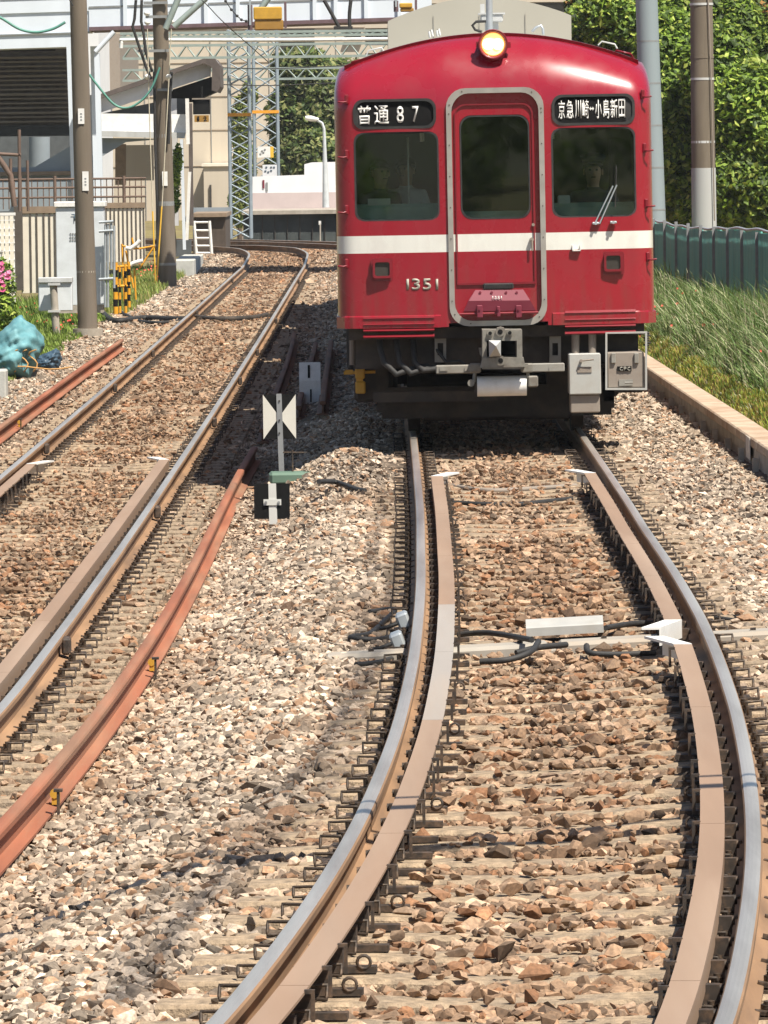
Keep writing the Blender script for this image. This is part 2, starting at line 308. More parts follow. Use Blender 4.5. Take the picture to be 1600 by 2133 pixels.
# ---------------------------------------------------------------- ballast stones
def stone_variants(n,k):
    out=[]
    for _ in range(n):
        p=rng.normal(size=(k,3)); p/=np.linalg.norm(p,axis=1)[:,None]; p*=rng.uniform(.84,1.08,(k,1))
        bm=bmesh.new()
        for q in p: bm.verts.new(q)
        r=bmesh.ops.convex_hull(bm,input=bm.verts)
        bmesh.ops.delete(bm,geom=[v for v in bm.verts if not v.link_faces],context='VERTS'); bmesh.ops.triangulate(bm,faces=bm.faces)
        bm.verts.index_update(); out.append((np.array([v.co[:] for v in bm.verts]),np.array([[v.index for v in f.verts] for f in bm.faces]))); bm.free()
    return out
def rotmats(n,tilt=None):
    q=rng.normal(size=(n,4)); q/=np.linalg.norm(q,axis=1)[:,None]; a,b,c,d=q.T
    return np.stack([a*a+b*b-c*c-d*d,2*(b*c-a*d),2*(b*d+a*c),2*(b*c+a*d),a*a-b*b+c*c-d*d,2*(c*d-a*b),2*(b*d-a*c),2*(c*d+a*b),a*a-b*b-c*c+d*d],-1).reshape(n,3,3)
def cloud_mesh(name,V,Fs,colors,m,smooth=False,**kw):
    me=bpy.data.meshes.new(name); nv=len(V); k=Fs.shape[1]
    me.vertices.add(nv); me.vertices.foreach_set('co',V.astype(np.float32).ravel())
    me.loops.add(Fs.size); me.loops.foreach_set('vertex_index',Fs.astype(np.int32).ravel())
    me.polygons.add(len(Fs)); me.polygons.foreach_set('loop_start',(np.arange(len(Fs))*k).astype(np.int32)); me.polygons.foreach_set('loop_total',np.full(len(Fs),k,np.int32))
    if colors is not None:
        at=me.color_attributes.new('Col','FLOAT_COLOR','POINT'); c=np.ones((nv,4),np.float32); c[:,:3]=colors; at.data.foreach_set('color',c.ravel())
    me.polygons.foreach_set('use_smooth',np.full(len(Fs),smooth)); me.materials.append(m); me.update(); me.validate()
    o=bpy.data.objects.new(name,me); COL.objects.link(o); tag(o,**kw); return o
def lownoise(x,y,s,seed):
    r=np.random.default_rng(seed); v=0
    for k in range(5):
        a=r.uniform(0,6.28); f=s*(1.6**k)*.7; v=v+np.sin((x*np.cos(a)+y*np.sin(a))*f+r.uniform(0,6.28))*np.sin((x*np.sin(a)-y*np.cos(a))*f*.8+r.uniform(0,6.28))/(1.25**k)
    return v/2
def scatter(dens,y0,y1,size,variants,zj,xlim=None):
    half=lambda y:.0567*y+.45
    A=(y1-y0)*2*half(y1); n=int(A*dens); x=rng.uniform(-half(y1),half(y1),n); y=rng.uniform(y0,y1,n)
    keep=(np.abs(x)<half(y))&(x<3.12)&(x>-5.15+.25*lownoise(x,y,2,3))
    dR=x-cR(y); dL=x-cL(y)
    keep&=~((y>84)&(dR>-1.05)&(dR<1.3)&(y<170))                  # under the train nothing can be seen
    keep&=~((np.abs(np.abs(dR)-.75)<.085)&(y<150)); keep&=~((np.abs(np.abs(dL)-.75)<.085)&(y<175))
    z=terrain(x,y)+rng.uniform(-.012,zj,n)
    slp=np.zeros(n,bool)
    for rows,dd in((SR,dR),(SLW,dL)):
        kk=np.clip(np.round((y-rows[0])/SP).astype(int),0,len(rows)-1); dist=np.abs(y-rows[kk])
        on=(dist<.125)&(np.abs(dd)<1.15); 
        top=(-.165+cant(y)*(dd+.75)/1.5 if rows is SR else -.165+ZL)
        pc=np.interp(y,[20,30,36,46,60,90],[.09,.15,.30,.45,.7,.85])*np.clip(1.7-np.abs(dd)*1.4,.35,1.7)*(1+1.2*lownoise(x,y,1.3,9))
        pc=np.where((np.abs(dd)>.98)&(y>33),np.maximum(pc,.35),pc)
        pc=np.where((np.abs(np.abs(dd)-.75)<.20)&(y<75),.10,pc)
        ok=rng.uniform(0,1,n)<pc*.55
        keep&=~(on&~ok); z=np.where(on&ok,np.maximum(z,top+rng.uniform(.0,.014,n)),z)
        near=(np.abs(np.abs(dd)-.75)<.19)
        z=np.where(near,z-.012,z+.0)
    x,y,z,dR,dL=[q[keep] for q in(x,y,z,dR,dL)]; n=len(x)
    rw=np.maximum(np.clip(1.35-np.abs(dR)*.95,0,1),np.clip(1.75-np.abs(dL)*.95,0,1)); rw=np.clip(rw+.35*lownoise(x,y,1.1,5)-.05,0,1)
    rw=np.where((rw<.25),rw*.6,rw)
    pale=np.array([.43,.345,.26]); brown=np.array([.30,.19,.115])
    base=pale*(1-rw[:,None])+brown*rw[:,None]
    t=rng.uniform(0,1,n)[:,None]; lum=np.clip(rng.normal(1,.22,n),.3,1.7)[:,None]
    base=base*lum
    base=np.where(t<.12,base*np.array([.42,.42,.42]),base)
    base=np.where((t>.12)&(t<.28),base*np.array([.80,.62,.50]),base)
    base=np.where((t>.28)&(t<.46),base*np.array([.62,.60,.58]),base)
    base=np.where(t>.90,base*1.22+.03,base)
    base=np.clip(base*(1+.14*lownoise(x,y,.9,21))[:,None],.02,.8)
    Rm=rotmats(n); sc3=np.stack([rng.uniform(.75,1.5,n),rng.uniform(.6,1.05,n),rng.uniform(.5,.9,n)],-1)*(size*rng.lognormal(0,.32,n))[:,None]
    # flatten: squash along a mostly vertical axis after a random small tilt
    Vs=[];Fs=[];Cs=[];off=0; vid=rng.integers(0,len(variants),n)
    yaw=rng.uniform(0,6.283,n); ca,sa=np.cos(yaw),np.sin(yaw); tl=rng.normal(0,.38,n); ct,st=np.cos(tl),np.sin(tl)
    for k,(vv,ff) in enumerate(variants):
        I=np.where(vid==k)[0]; 
        if not len(I): continue
        p=np.einsum('nij,kj->nki',Rm[I],vv)*sc3[I][:,None,:]
        px,py,pz=p[...,0],p[...,1],p[...,2]
        py,pz=py*ct[I,None]-pz*st[I,None],py*st[I,None]+pz*ct[I,None]
        px,py=px*ca[I,None]-py*sa[I,None],px*sa[I,None]+py*ca[I,None]
        q=np.stack([px+x[I,None],py+y[I,None],pz+z[I,None]],-1); Vs.append(q.reshape(-1,3))
        Fs.append((ff[None]+(off+np.arange(len(I))*len(vv))[:,None,None]).reshape(-1,3)); off+=len(I)*len(vv)
        Cs.append(np.repeat(base[I],len(vv),0))
    return np.concatenate(Vs),np.concatenate(Fs),np.concatenate(Cs)
va=stone_variants(22,13); vb=stone_variants(14,8)
parts=[scatter(1050,18.3,34,.0255,va,.030),scatter(780,34,50,.0255,va,.028),scatter(520,50,76,.0255,vb,.028),scatter(230,76,115,.032,vb,.025),scatter(110,115,215,.040,vb,.03)]
off=0;Vc=[];Fc=[];Cc=[]
for v_,f_,c_ in parts: Vc.append(v_);Fc.append(f_+off);Cc.append(c_);off+=len(v_)
cloud_mesh('ballast_gravel',np.concatenate(Vc),np.concatenate(Fc),np.concatenate(Cc),M['stone'],kind='stuff',label='crushed stone ballast, pale between the tracks and rust brown between the rails',cat='gravel')
print('stones verts',off)
del parts,Vc,Fc,Cc
# ---------------------------------------------------------------- rails
RAD=80.
def path(track,offs,y0,y1,dz=0,step=.5):
    c=cR if track=='R' else cL; zf=(lambda y:float(np.interp(y,[150,176,190,215],[0,-.03,-.10,-.16]))) if track=='R' else (lambda y:float(zL(y)))
    pts=[]; y=y0
    while y<min(y1,174)+1e-6:
        t=(c(y+.05)-c(y-.05))/.1; nrm=Vector((1,-t,0)).normalized(); pts.append(Vector((float(c(y)),y,zf(y)+dz+(float(cant(y))*(offs+.75)/1.5 if track=='R' else 0)))+nrm*offs)
        st=step if y<80 else step*4; 
        if y<y1-1e-6 and y+st>y1: st=y1-y
        y+=st
    if y1>174:
        xc=-2.625-RAD; r=RAD+(3.645 if track=='R' else 0)+offs
        for k in range(0,60):
            a=k*.011; yy=174+r*math.sin(a)
            pts.append(Vector((xc+r*math.cos(a),yy,zf(yy)+dz)))
    return pts
def sweep(mb,pts,prof,mats_,closed=True,cap=True):
    n=len(prof); vs=[]
    for i,p in enumerate(pts):
        t=(pts[min(i+1,len(pts)-1)]-pts[max(i-1,0)]).normalized(); nr=Vector((t.y,-t.x,0)).normalized()
        for a,b in prof: vs.append(p+nr*a+Vector((0,0,b)))
    b0=len(mb.v); mb.v.extend([tuple(q) for q in vs])
    for i in range(len(pts)-1):
        for k in range(n if closed else n-1):
            mb.f.append((b0+i*n+k,b0+i*n+(k+1)%n,b0+(i+1)*n+(k+1)%n,b0+(i+1)*n+k)); mb.m.append(mats_[k]); mb.sm.append(False)
    if cap: mb.f.append(tuple(b0+k for k in range(n))); mb.m.append(mats_[-1]); mb.sm.append(False); mb.f.append(tuple(b0+(len(pts)-1)*n+k for k in range(n))[::-1]); mb.m.append(mats_[-1]); mb.sm.append(False)
    return mb
RP=[(-.0325,-.013),(-.027,-.005),(-.015,-.0012),(0,0),(.015,-.0012),(.027,-.005),(.0325,-.013),(.0325,-.036),(.0075,-.048),(.0075,-.125),(.0635,-.141),(.0635,-.153),(-.0635,-.153),(-.0635,-.141),(-.0075,-.125),(-.0075,-.048),(-.0325,-.036)]
RM=[1,0,0,0,0,1,1,1,1,1,1,1,1,1,1,1,1]
def rail(track,offs,y0,y1,label):
    mb=MB(); sweep(mb,path(track,offs,y0,y1),RP,RM); return mb.build('rail',[M['railhead'],M['railrust']],label=label,cat='rail',fix=True)
rails_=[]
rails_.append(rail('R',-.75,12,300,'polished left-hand rail of the red train\'s track, curving down to the bottom edge'))
rails_.append(rail('R',.75,12,300,'polished running rail on the right-hand side of the red train, curving down the right edge'))
rails_.append(rail('L',-.75,14,300,'outer rail of the empty far track, farthest from the red train'))
rails_.append(rail('L',.75,14,300,'rail of the empty track on the side nearer the train and signs'))
def anchors(railo,track,offs,ys_,sz=(.05,.20,.10)):
    for yy in ys_:
        p=path(track,offs,yy,yy+.05)[0]; MB().box((p.x+.052,p.y,p.z-.065),sz,bev=.012).build('rail_anchor',M['blackmetal'],railo)
anchors(rails_[3],'L',.75,[33.6,40.2,55.,73,86,98,116,150]); anchors(rails_[2],'L',-.75,[67,84,98,122,152])
# ---------------------------------------------------------------- sleepers with their rail clips
def sleeper_mesh(seed):
    r=random.Random(seed); xs=[-1.13+.12*i for i in range(19)]+[1.15]; rows=[]
    pr=[(-.128,-.10),(-.116,-.012),(-.095,0),(.095,0),(.116,-.012),(.128,-.10)]
    mb=MB(); vs=[]
    for x in xs:
        for a,b in pr: vs.append((x,a+r.uniform(-.004,.004),b-(.02*max(0,1-abs(x)/.5)**1 if b>-.05 else 0)+r.uniform(-.002,.002)))
    n=len(pr); fs=[(i*n+k,i*n+k+1,(i+1)*n+k+1,(i+1)*n+k) for i in range(len(xs)-1) for k in range(n-1)]
    mb.add(vs,fs,0); mb.add(vs[:n],[tuple(range(n))]); mb.add(vs[-n:],[tuple(range(n))[::-1]]); return mb
def clip_mesh(s):     # s=+1: towards +x of the rail centre
    mb=MB()
    mb.box((s*.098,0,.006),(.085,.13,.012),mi=0)
    mb.cyl((s*.088,-.0,.012),(s*.088,0,.048),.021,6,mi=0); mb.cyl((s*.088,0,.048),(s*.088,0,.060),.012,8,mi=0)
    pts=[]                                                  # sprung loop of rod
    for k in range(17):
        a=2*math.pi*k/16; x=.132+.042*max(-1,min(1,1.5*math.cos(a))); z=.030+.022*max(-1,min(1,1.5*math.sin(a))); pts.append((s*x,-.045+.012*math.sin(a*2),z))
    mb.tube(pts,.0065,6,0,cap=False)
    mb.box((s*.07,-.035,.026),(.05,.028,.014),mi=0,ry=s*.2)
    return mb
sm=[sleeper_mesh(i) for i in range(8)]
protos={}
def make_sleeper(seed,tilt=0):
    e=empty('sleeper',(0,0,0),'x','sleeper')
    sm[seed].build('beam',M['sleeper'],e)
    for ro in(-.75,.75):
        for s in(-1,1):
            key=s
            if key not in protos:
                protos[key]=clip_mesh(s).build('rail_clip',M['clip'],e); c=protos[key]
            else: c=protos[key].copy(); COL.objects.link(c); c.parent=e
            c.location=(ro+rnd.uniform(-.004,.004),rnd.uniform(-.02,.02),0.); c.rotation_euler=(rnd.uniform(-.12,.12),0,rnd.uniform(-.14,.14)); c.scale=(1,1,rnd.uniform(.8,1.15))
    return e
SL=[make_sleeper(i) for i in range(8)]; used=set()
def place_sleepers(rows,track,label,group):
    c=cR if track=='R' else cL
    for k,y in enumerate(rows):
        i=k%8 if (k%8) not in used else rnd.randrange(8)
        src=SL[i]; o=src if i not in used else copy_tree(src); used.add(i)
        t=(c(y+.3)-c(y-.3))/.6; zt=-.165+(0 if track=='R' else float(zL(y)))
        ct=float(cant(y)) if track=='R' else 0.; o.location=(float(c(y)),float(y),zt+ct/2); o.rotation_euler=(0,-math.atan(ct/1.5),-math.atan(t)+rnd.uniform(-.006,.006)); o['label']=label(y); o['group']=group
place_sleepers(SR,'R',lambda y:'concrete sleeper under the train\'s track, crossed by both polished rails' if y<53 else 'concrete sleeper of the train\'s track lying in the dark beneath the red train',"sleepers under the train's track")
place_sleepers(SLW,'L',lambda y:'half-buried concrete sleeper of the empty track, left of the black and white signs' if y<75 else 'small distant sleeper of the empty track, almost buried in brown ballast','sleepers under the empty track')
# ---------------------------------------------------------------- guard rails (flat topped check rails inside the running rails)
def guard(track,side,y0,y1,label,pale=None,flare_far=True,flare_near=False,mat_='guard'):
    off=side*.598; e=empty('guard_rail',path(track,off,(y0+y1)/2,(y0+y1)/2+.1)[0],label,'guard rail'); org=e.location.copy()
    def prof(s): # s: side of the running rail (+1 right)
        a,b=-.046,.046
        return [(-.046*s,.004),(.046*s,.004),(.046*s,-.085),(.038*s,-.085),(.038*s,-.006),(-.046*s,-.006)]
    y=y0; seg=0
    L=[4.1,3.6,4.6,5.0]
    while y<y1-.01:
        ye=min(y1,y+L[seg%4]); 
        if y1-ye<1.2: ye=y1
        mb=MB(); sweep(mb,[p-org for p in path(track,off,y,ye-.012,0,.3)],prof(side),[0]*6)
        m=M['guardpale'] if pale and pale[0]-1.<=(y+ye)/2<=pale[1]+1. else M[mat_]
        mb.build('guard_bar',m,e); y=ye; seg+=1
    z0=.008
    for k,yy in enumerate(np.arange(y0+.35,y1-.2,.6)):
        if yy>60 and k%3: continue
        p=path(track,off,yy,yy+.05)[0]-org; c=cR if track=='R' else cL; a=-math.atan((c(yy+.3)-c(yy-.3))/.6)
        mb=MB(); mb.box((p.x+side*.012,p.y,p.z-.115),(.055,.075,.085),a); mb.box((p.x+side*.06,p.y,p.z-.095),(.06,.05,.06),a); mb.cyl((p.x+side*.10,p.y-.0,p.z-.08),(p.x+side*.04,p.y,p.z-.08),.016,6); mb.box((p.x-side*.05,p.y,p.z-.148),(.15,.06,.022),a)
        if rnd.random()<.22: MB().tube([(p.x-side*(.082+.022*math.cos(q_*math.pi/5)),p.y-.03,p.z-.122+.022*math.sin(q_*math.pi/5)) for q_ in range(11)],.006,5).build('spring_loop',M['blackmetal'],e)
        if k%2==0 or rnd.random()<.25:
            MB().prism([(p.x-side*.044,p.z+.008),(p.x-side*.076,p.z+.008),(p.x-side*.076,p.z-.09),(p.x-side*.064,p.z-.09),(p.x-side*.064,p.z-.004),(p.x-side*.044,p.z-.004)],p.y-.012,p.y+.012,'Y').build('edge_tab',M['blackmetal'],e)
        mb.build('bracket',M['blackmetal'],e)
    def flare(yA,yB,nm):   # yA: joint with the bar, yB: free end, bent towards the middle of the track
        pa=path(track,off,yA,yA+.05)[0]-org; pb=path(track,off-side*.13,yB,yB+.05)[0]-org
        mb=MB(); 
        A=[(pa.x-.046,pa.y),(pa.x+.046,pa.y)]; B=[(pb.x-.05,pb.y),(pb.x+.05,pb.y)]
        poly=[A[0],A[1],B[1],B[0]]; mb.prism(poly,pa.z-.006,pa.z+.007,'Z')
        q=[(pa.x+side*.046,pa.y),(pb.x+side*.05,pb.y),(pb.x+side*.042,pb.y),(pa.x+side*.038,pa.y)]; mb.prism(q,pa.z-.09,pa.z-.006,'Z')
        mb.build(nm,M['white'],e)
    if flare_far: flare(y1,y1+.55,'flared_end')
    if flare_near: flare(y0,y0-.55,'flared_end')
    return e
guard('R',-1,13,53.0,'long tan check rail inside the left-hand rail, with one pale whitish stretch',pale=(30.5,38))
guard('R',1,35.7,53.2,"tan check rail inside the right-hand rail, from the train's shadow to the white box end",flare_near=True)
guard('R',1,13,34.0,'broad tan check rail inside the right-hand rail in the foreground, with white upper end')
guard('L',1,20,62.8,'long tan check rail of the empty track, inside its rail nearer the signs')
guard('L',-1,40,62.3,'dark-sided tan check rail at the left edge, inside the far rail of the empty track')
# ---------------------------------------------------------------- discarded rails lying on the ballast
def scraprail(pix,label,z=None,m='scrap',group=None,dz=.055):
    pts=[]
    for (u,v) in pix:
        p=G(u,v,-.25)
        for _ in range(6): p=G(u,v,float(terrain(p.x,p.y))+.150+dz)
        pts.append(p)
    # resample
    ys=np.array([p.y for p in pts]); o=np.argsort(ys); ys=ys[o]; xs=np.array([p.x for p in pts])[o]; zs=np.array([p.z for p in pts])[o]
    yy=np.arange(ys[0],ys[-1],.4); yy=np.append(yy,ys[-1])
    k=min(3,len(ys)-1); fx=np.polyfit(ys-ys.mean(),xs,k); fz=np.polyfit(ys-ys.mean(),zs,min(2,k))
    P3=[Vector((float(np.polyval(fx,t-ys.mean())),float(t),float(np.polyval(fz,t-ys.mean())))) for t in yy]
    org=Vector((P3[0].x,P3[0].y,P3[0].z-.15)); e=empty('loose_rail',org,label,'rail',group)
    mb=MB(); sweep(mb,[p-org for p in P3],RP,[0]*17); mb.build('rail_bar',M[m],e); return e,P3,org
e,P3,org=scraprail([(-60,1765),(26,1703),(118,1594),(210,1462),(306,1331),(394,1200),(447,1080),(498,985),(530,930)],'long bright orange rusty rail lying loose on pale ballast between the two tracks')
def railbits(e,P3,org,idx):
    for k in idx:
        p=P3[int(k*(len(P3)-1))]-org
        mb=MB(); mb.box((p.x+.055,p.y,p.z-.105),(.035,.09,.05),mi=0); mb.cyl((p.x+.05,p.y-.05,p.z-.08),(p.x+.05,p.y-.02,p.z-.08),.022,8,mi=0); mb.build('anchor_clip',M['hivis'] if k!=.24 else M['blackmetal'],e)
        mb=MB(); mb.box((p.x+.085,p.y-.4,p.z-.085),(.012,.05,.11)); mb.box((p.x+.085,p.y-.4,p.z-.03),(.04,.06,.012)); mb.build('spike',M['blackmetal'],e)
railbits(e,P3,org,[.24,.56]) if False else railbits(e,P3,org,[.09,.30])
scraprail([(546,893),(566,840),(583,790),(596,760),(606,725),(613,692)],'dark rusty loose rail in the train\'s shadow, behind the hourglass sign',m='scrapshade')
scraprail([(622,845),(632,800),(645,758),(658,712)],'short dark loose rail in shade, running behind the small white post',m='scrapshade')
scraprail([(672,835),(678,790),(684,750),(689,708)],'short dark loose rail in shade, closest to the red train\'s side',m='scrapshade')
e,P3,org=scraprail([(-40,916),(0,886),(60,843),(120,800),(190,750),(254,706)],'orange rusty rail lying loose at the far left edge, beyond the empty track')
railbits(e,P3,org,[.18])
# ---------------------------------------------------------------- the red train
TY=59.9; TX=float(G(1040.8,915,0).x); TT=R(-.4)
train=empty('train',(TX,TY,0),'red electric train with a white belt, its single headlight lit, coming round the curve','train',rot=(0,TT,0))
_ti=Matrix.Rotation(TT,4,'Y').inverted()
def T(u,v,d=0.):                       # photo pixel -> train coordinates on the plane d metres behind the nose
    return _ti@(P(u,v,TY+d)-Vector((TX,TY,0)))
W=1.395; ZB=.985; Z1=2.90
def ztop(x): return 3.27+.265*(1-(abs(x)/1.30)**2)
def plan(x):
    a=abs(x); y=.0 if a<.42 else .10*((a-.42)/.9)**1.6
    r=.17
    if a>W-r: y+=r-math.sqrt(max(0,r*r-(a-(W-r))**2))
    return y
def dome(x,z):
    t=(z-Z1)/(ztop(x)+.02-Z1)
    if t<=0: return 0
    t=min(t,.985); return .62*(1-math.sqrt(1-t**2.0))*(.9)
def half(z):                           # half width shrinks round the shoulder
    if z<2.98: return W
    t=min(1,(z-2.98)/.36); return W-.115*(1-math.sqrt(max(0,1-t*t)))
def face_y(x,z): 
    return plan(x*W/half(z))+dome(x,z)
NX,NZ=64,70
def grid_front():
    A=[math.sin(k/NX*math.pi-math.pi/2) for k in range(NX+1)]
    A=[.55*a+.45*(2*k/NX-1) for k,a in enumerate(A)]
    rows=[]
    for j in range(NZ+1):
        b=j/NZ; row=[]
        for a in A:
            zt=ztop(a*1.28); z=ZB+b*(zt-ZB); x=a*half(z); row.append((x,face_y(x,z),z))
        rows.append(row)
    return rows
def mesh_from(mb,name,mats,smooth=True):
    me=bpy.data.meshes.new(name); me.from_pydata(mb.v,[],mb.f)
    for m in mats: me.materials.append(m)
    me.polygons.foreach_set('material_index',mb.m); bm=bmesh.new(); bm.from_mesh(me); bmesh.ops.remove_doubles(bm,verts=bm.verts,dist=1e-5); bmesh.ops.recalc_face_normals(bm,faces=bm.faces); bm.to_mesh(me); bm.free()
    return me
def cut(me,cutters,name,parent,sharp=32):
    o=bpy.data.objects.new(name,me); COL.objects.link(o); cs=[]
    for c in cutters:
        co=bpy.data.objects.new('cutter',c); COL.objects.link(co); cs.append(co)
        md=o.modifiers.new('b','BOOLEAN'); md.operation='DIFFERENCE'; md.solver='EXACT'; md.object=co; md.material_mode='TRANSFER'
    dg=bpy.context.evaluated_depsgraph_get(); dg.update(); nm=bpy.data.meshes.new_from_object(o.evaluated_get(dg)); o.modifiers.clear(); o.data=nm
    for co in cs: bpy.data.objects.remove(co)
    nm.polygons.foreach_set('use_smooth',[True]*len(nm.polygons)); nm.set_sharp_from_angle(angle=R(sharp))
    o.parent=parent; return o
rows=grid_front(); mb=MB(); nx=NX+1
V=[p for r in rows for p in r]; LEN=17.5
V2=[(p[0],LEN,p[2]) for p in V]; N=len(V)
fs=[(j*nx+k,j*nx+k+1,(j+1)*nx+k+1,(j+1)*nx+k) for j in range(NZ) for k in range(NX)]
mb.add(V+V2,fs+[tuple(N+i for i in f)[::-1] for f in fs])
loop=[k for k in range(nx)]+[j*nx+NX for j in range(1,NZ+1)]+[NZ*nx+k for k in range(NX-1,-1,-1)]+[j*nx for j in range(NZ-1,0,-1)]
for i in range(len(loop)):
    a,b=loop[i],loop[(i+1)%len(loop)]; mb.f.append((a,b,N+b,N+a)); mb.m.append(0); mb.sm.append(True)
body=mesh_from(mb,'car_body',[M['red']])
def pix_rrect(u0,v0,u1,v1,r,d=0):
    a=T((u0+u1)/2,(v0+v1)/2,d); k=(TY+d)/FPX; w_=(u1-u0)*k/2; h_=(v1-v0)*k/2
    return rrect(a.x-w_,a.z-h_,a.x+w_,a.z+h_,r*k)
WL=pix_rrect(739,275,914,460,20); WR=pix_rrect(1150,265,1325,452,20)
DW=pix_rrect(959,240,1104,456,24); SLb=pix_rrect(737,207,907,267,20); SRb=pix_rrect(1151,197,1322,259,20)
DP=pix_rrect(944,194,1124,668,26)
def prm(poly,a,b,m): q=MB(); q.prism(poly,a,b,'Y'); return mesh_from(q,'cut',[m])
cab=MB(); cab.box((0,4.5,2.06),(2.60,8.4,1.72)); sal=MB(); sal.box((0,4.9,2.28),(3.2,4.6,.80)); 
sidew=MB(); sidew.box((0,1.15,2.28),(3.2,.62,.80)); cutters=[mesh_from(cab,'cut',[M['cabin']]),mesh_from(sidew,'cut',[M['rubber']]),mesh_from(sal,'cut',[M['cabin']]),prm(WL,-.3,.36,M['rubber']),prm(WR,-.3,.36,M['rubber']),prm(DP,-.3,.028,M['redplain']),prm(DW,-.3,.36,M['rubber']),
         prm(SLb,-.3,face_y(-.9,2.8)+.05,M['rubber']),prm(SRb,-.3,face_y(.9,2.8)+.05,M['rubber'])]
# notch under the gangway door
q=MB(); a=T(938,700); b=T(1140,684); q.box(((a.x+b.x)/2,.3,ZB-.01),(b.x-a.x+.02,1.2,.085)); cutters.append(mesh_from(q,'cut',[M['under']]))
bo=cut(body,cutters,'car_body',train)
# door leaf is red down to the white belt: recolour pocket bottom via paint material
for i,m in enumerate(bo.data.materials):
    if m==M['redplain']: bo.data.materials[i]=M['red']
def part(mb,name,m,parent=train,**kw): return mb.build(name,m,parent,**kw)
# glass panes and gaskets
def ring(poly_o,poly_i,y0,y1):
    q=MB(); n=len(poly_o); vs=[(p[0],y,p[1]) for y in(y0,y1) for pl in(poly_o,poly_i) for p in pl]
    f=[]
    for i in range(n):
        j=(i+1)%n
        f+=[(i,j,n+j,n+i),(2*n+i,3*n+i,3*n+j,2*n+j),(i,2*n+i,2*n+j,j),(n+i,n+j,3*n+j,3*n+i)]
    q.add(vs,f); return q
def shrink(poly,d):
    cx=sum(p[0] for p in poly)/len(poly); cz=sum(p[1] for p in poly)/len(poly); hx=max(abs(p[0]-cx) for p in poly); hz=max(abs(p[1]-cz) for p in poly)
    return [(cx+(p[0]-cx)*(hx-d)/hx,cz+(p[1]-cz)*(hz-d)/hz) for p in poly]
def shear(q,x0,y0,x1,y1):      # lets a flat part follow the raked front: y += linear in x
    q.v=[(v[0],v[1]+y0+(y1-y0)*(v[0]-x0)/(x1-x0),v[2]) for v in q.v]; return q
for poly,nm in((WL,'side_window'),(WR,'side_window'),(DW,'door_window')):
    x0=min(p[0] for p in poly); x1=max(p[0] for p in poly); zc=2.3
    y0,y1=(face_y(x0,zc),face_y(x1,zc)) if nm!='door_window' else (.03,.03)
    g=part(shear(ring(shrink(poly,-.003),shrink(poly,.013),-.002,.03),x0,y0,x1,y1),nm,M['rubber'])
    q=MB(); q.prism(shrink(poly,.015),.014,.020,'Y'); part(shear(q,x0,y0,x1,y1),'pane',M['glass'],g)
# destination boxes
def text(s,px,m,parent,depth,name,squash=1.0,bold=0.004,tilt=0):
    cu=bpy.data.curves.new(name,'FONT'); cu.body=s; cu.size=1; cu.offset=bold; cu.extrude=.0; cu.resolution_u=3
    o=bpy.data.objects.new(name,cu); COL.objects.link(o); dg=bpy.context.evaluated_depsgraph_get(); dg.update()
    me=bpy.data.meshes.new_from_object(o.evaluated_get(dg)); bpy.data.objects.remove(o)
    co=np.array([v.co[:] for v in me.vertices]); mn=co.min(0); mxx=co.max(0)
    return me,co,mn,mxx
def put_text(s,px,m,name,parent=train,d=0,th=.004,bold=.0,yfun=None,tf=T):
    me,co,mn,mx=text(s,px,m,parent,0,name,bold=bold)
    A=tf(px[0],px[3],d); B=tf(px[2],px[1],d)
    x0,x1,z0,z1=A.x,B.x,A.z,B.z
    cx,cz=(x0+x1)/2,(z0+z1)/2; k=(TY+d)/FPX if tf is T else 1
    bm=bmesh.new(); bm.from_mesh(me)
    w_=(px[2]-px[0])*((TY+d)/FPX); h_=(px[3]-px[1])*((TY+d)/FPX)
    for v in bm.verts:
        x=cx-w_/2+(v.co.x-mn[0])/(mx[0]-mn[0])*w_; z=cz-h_/2+(v.co.y-mn[1])/(mx[1]-mn[1])*h_
        v.co=(x,(yfun(x) if yfun else 0),z)
    r=bmesh.ops.extrude_face_region(bm,geom=bm.faces[:]); bmesh.ops.translate(bm,vec=(0,-th,0),verts=[e for e in r['geom'] if isinstance(e,bmesh.types.BMVert)])
    bm.to_mesh(me); bm.free(); me.materials.clear(); me.materials.append(m)
    o=bpy.data.objects.new(name,me); COL.objects.link(o); o.parent=parent; return o
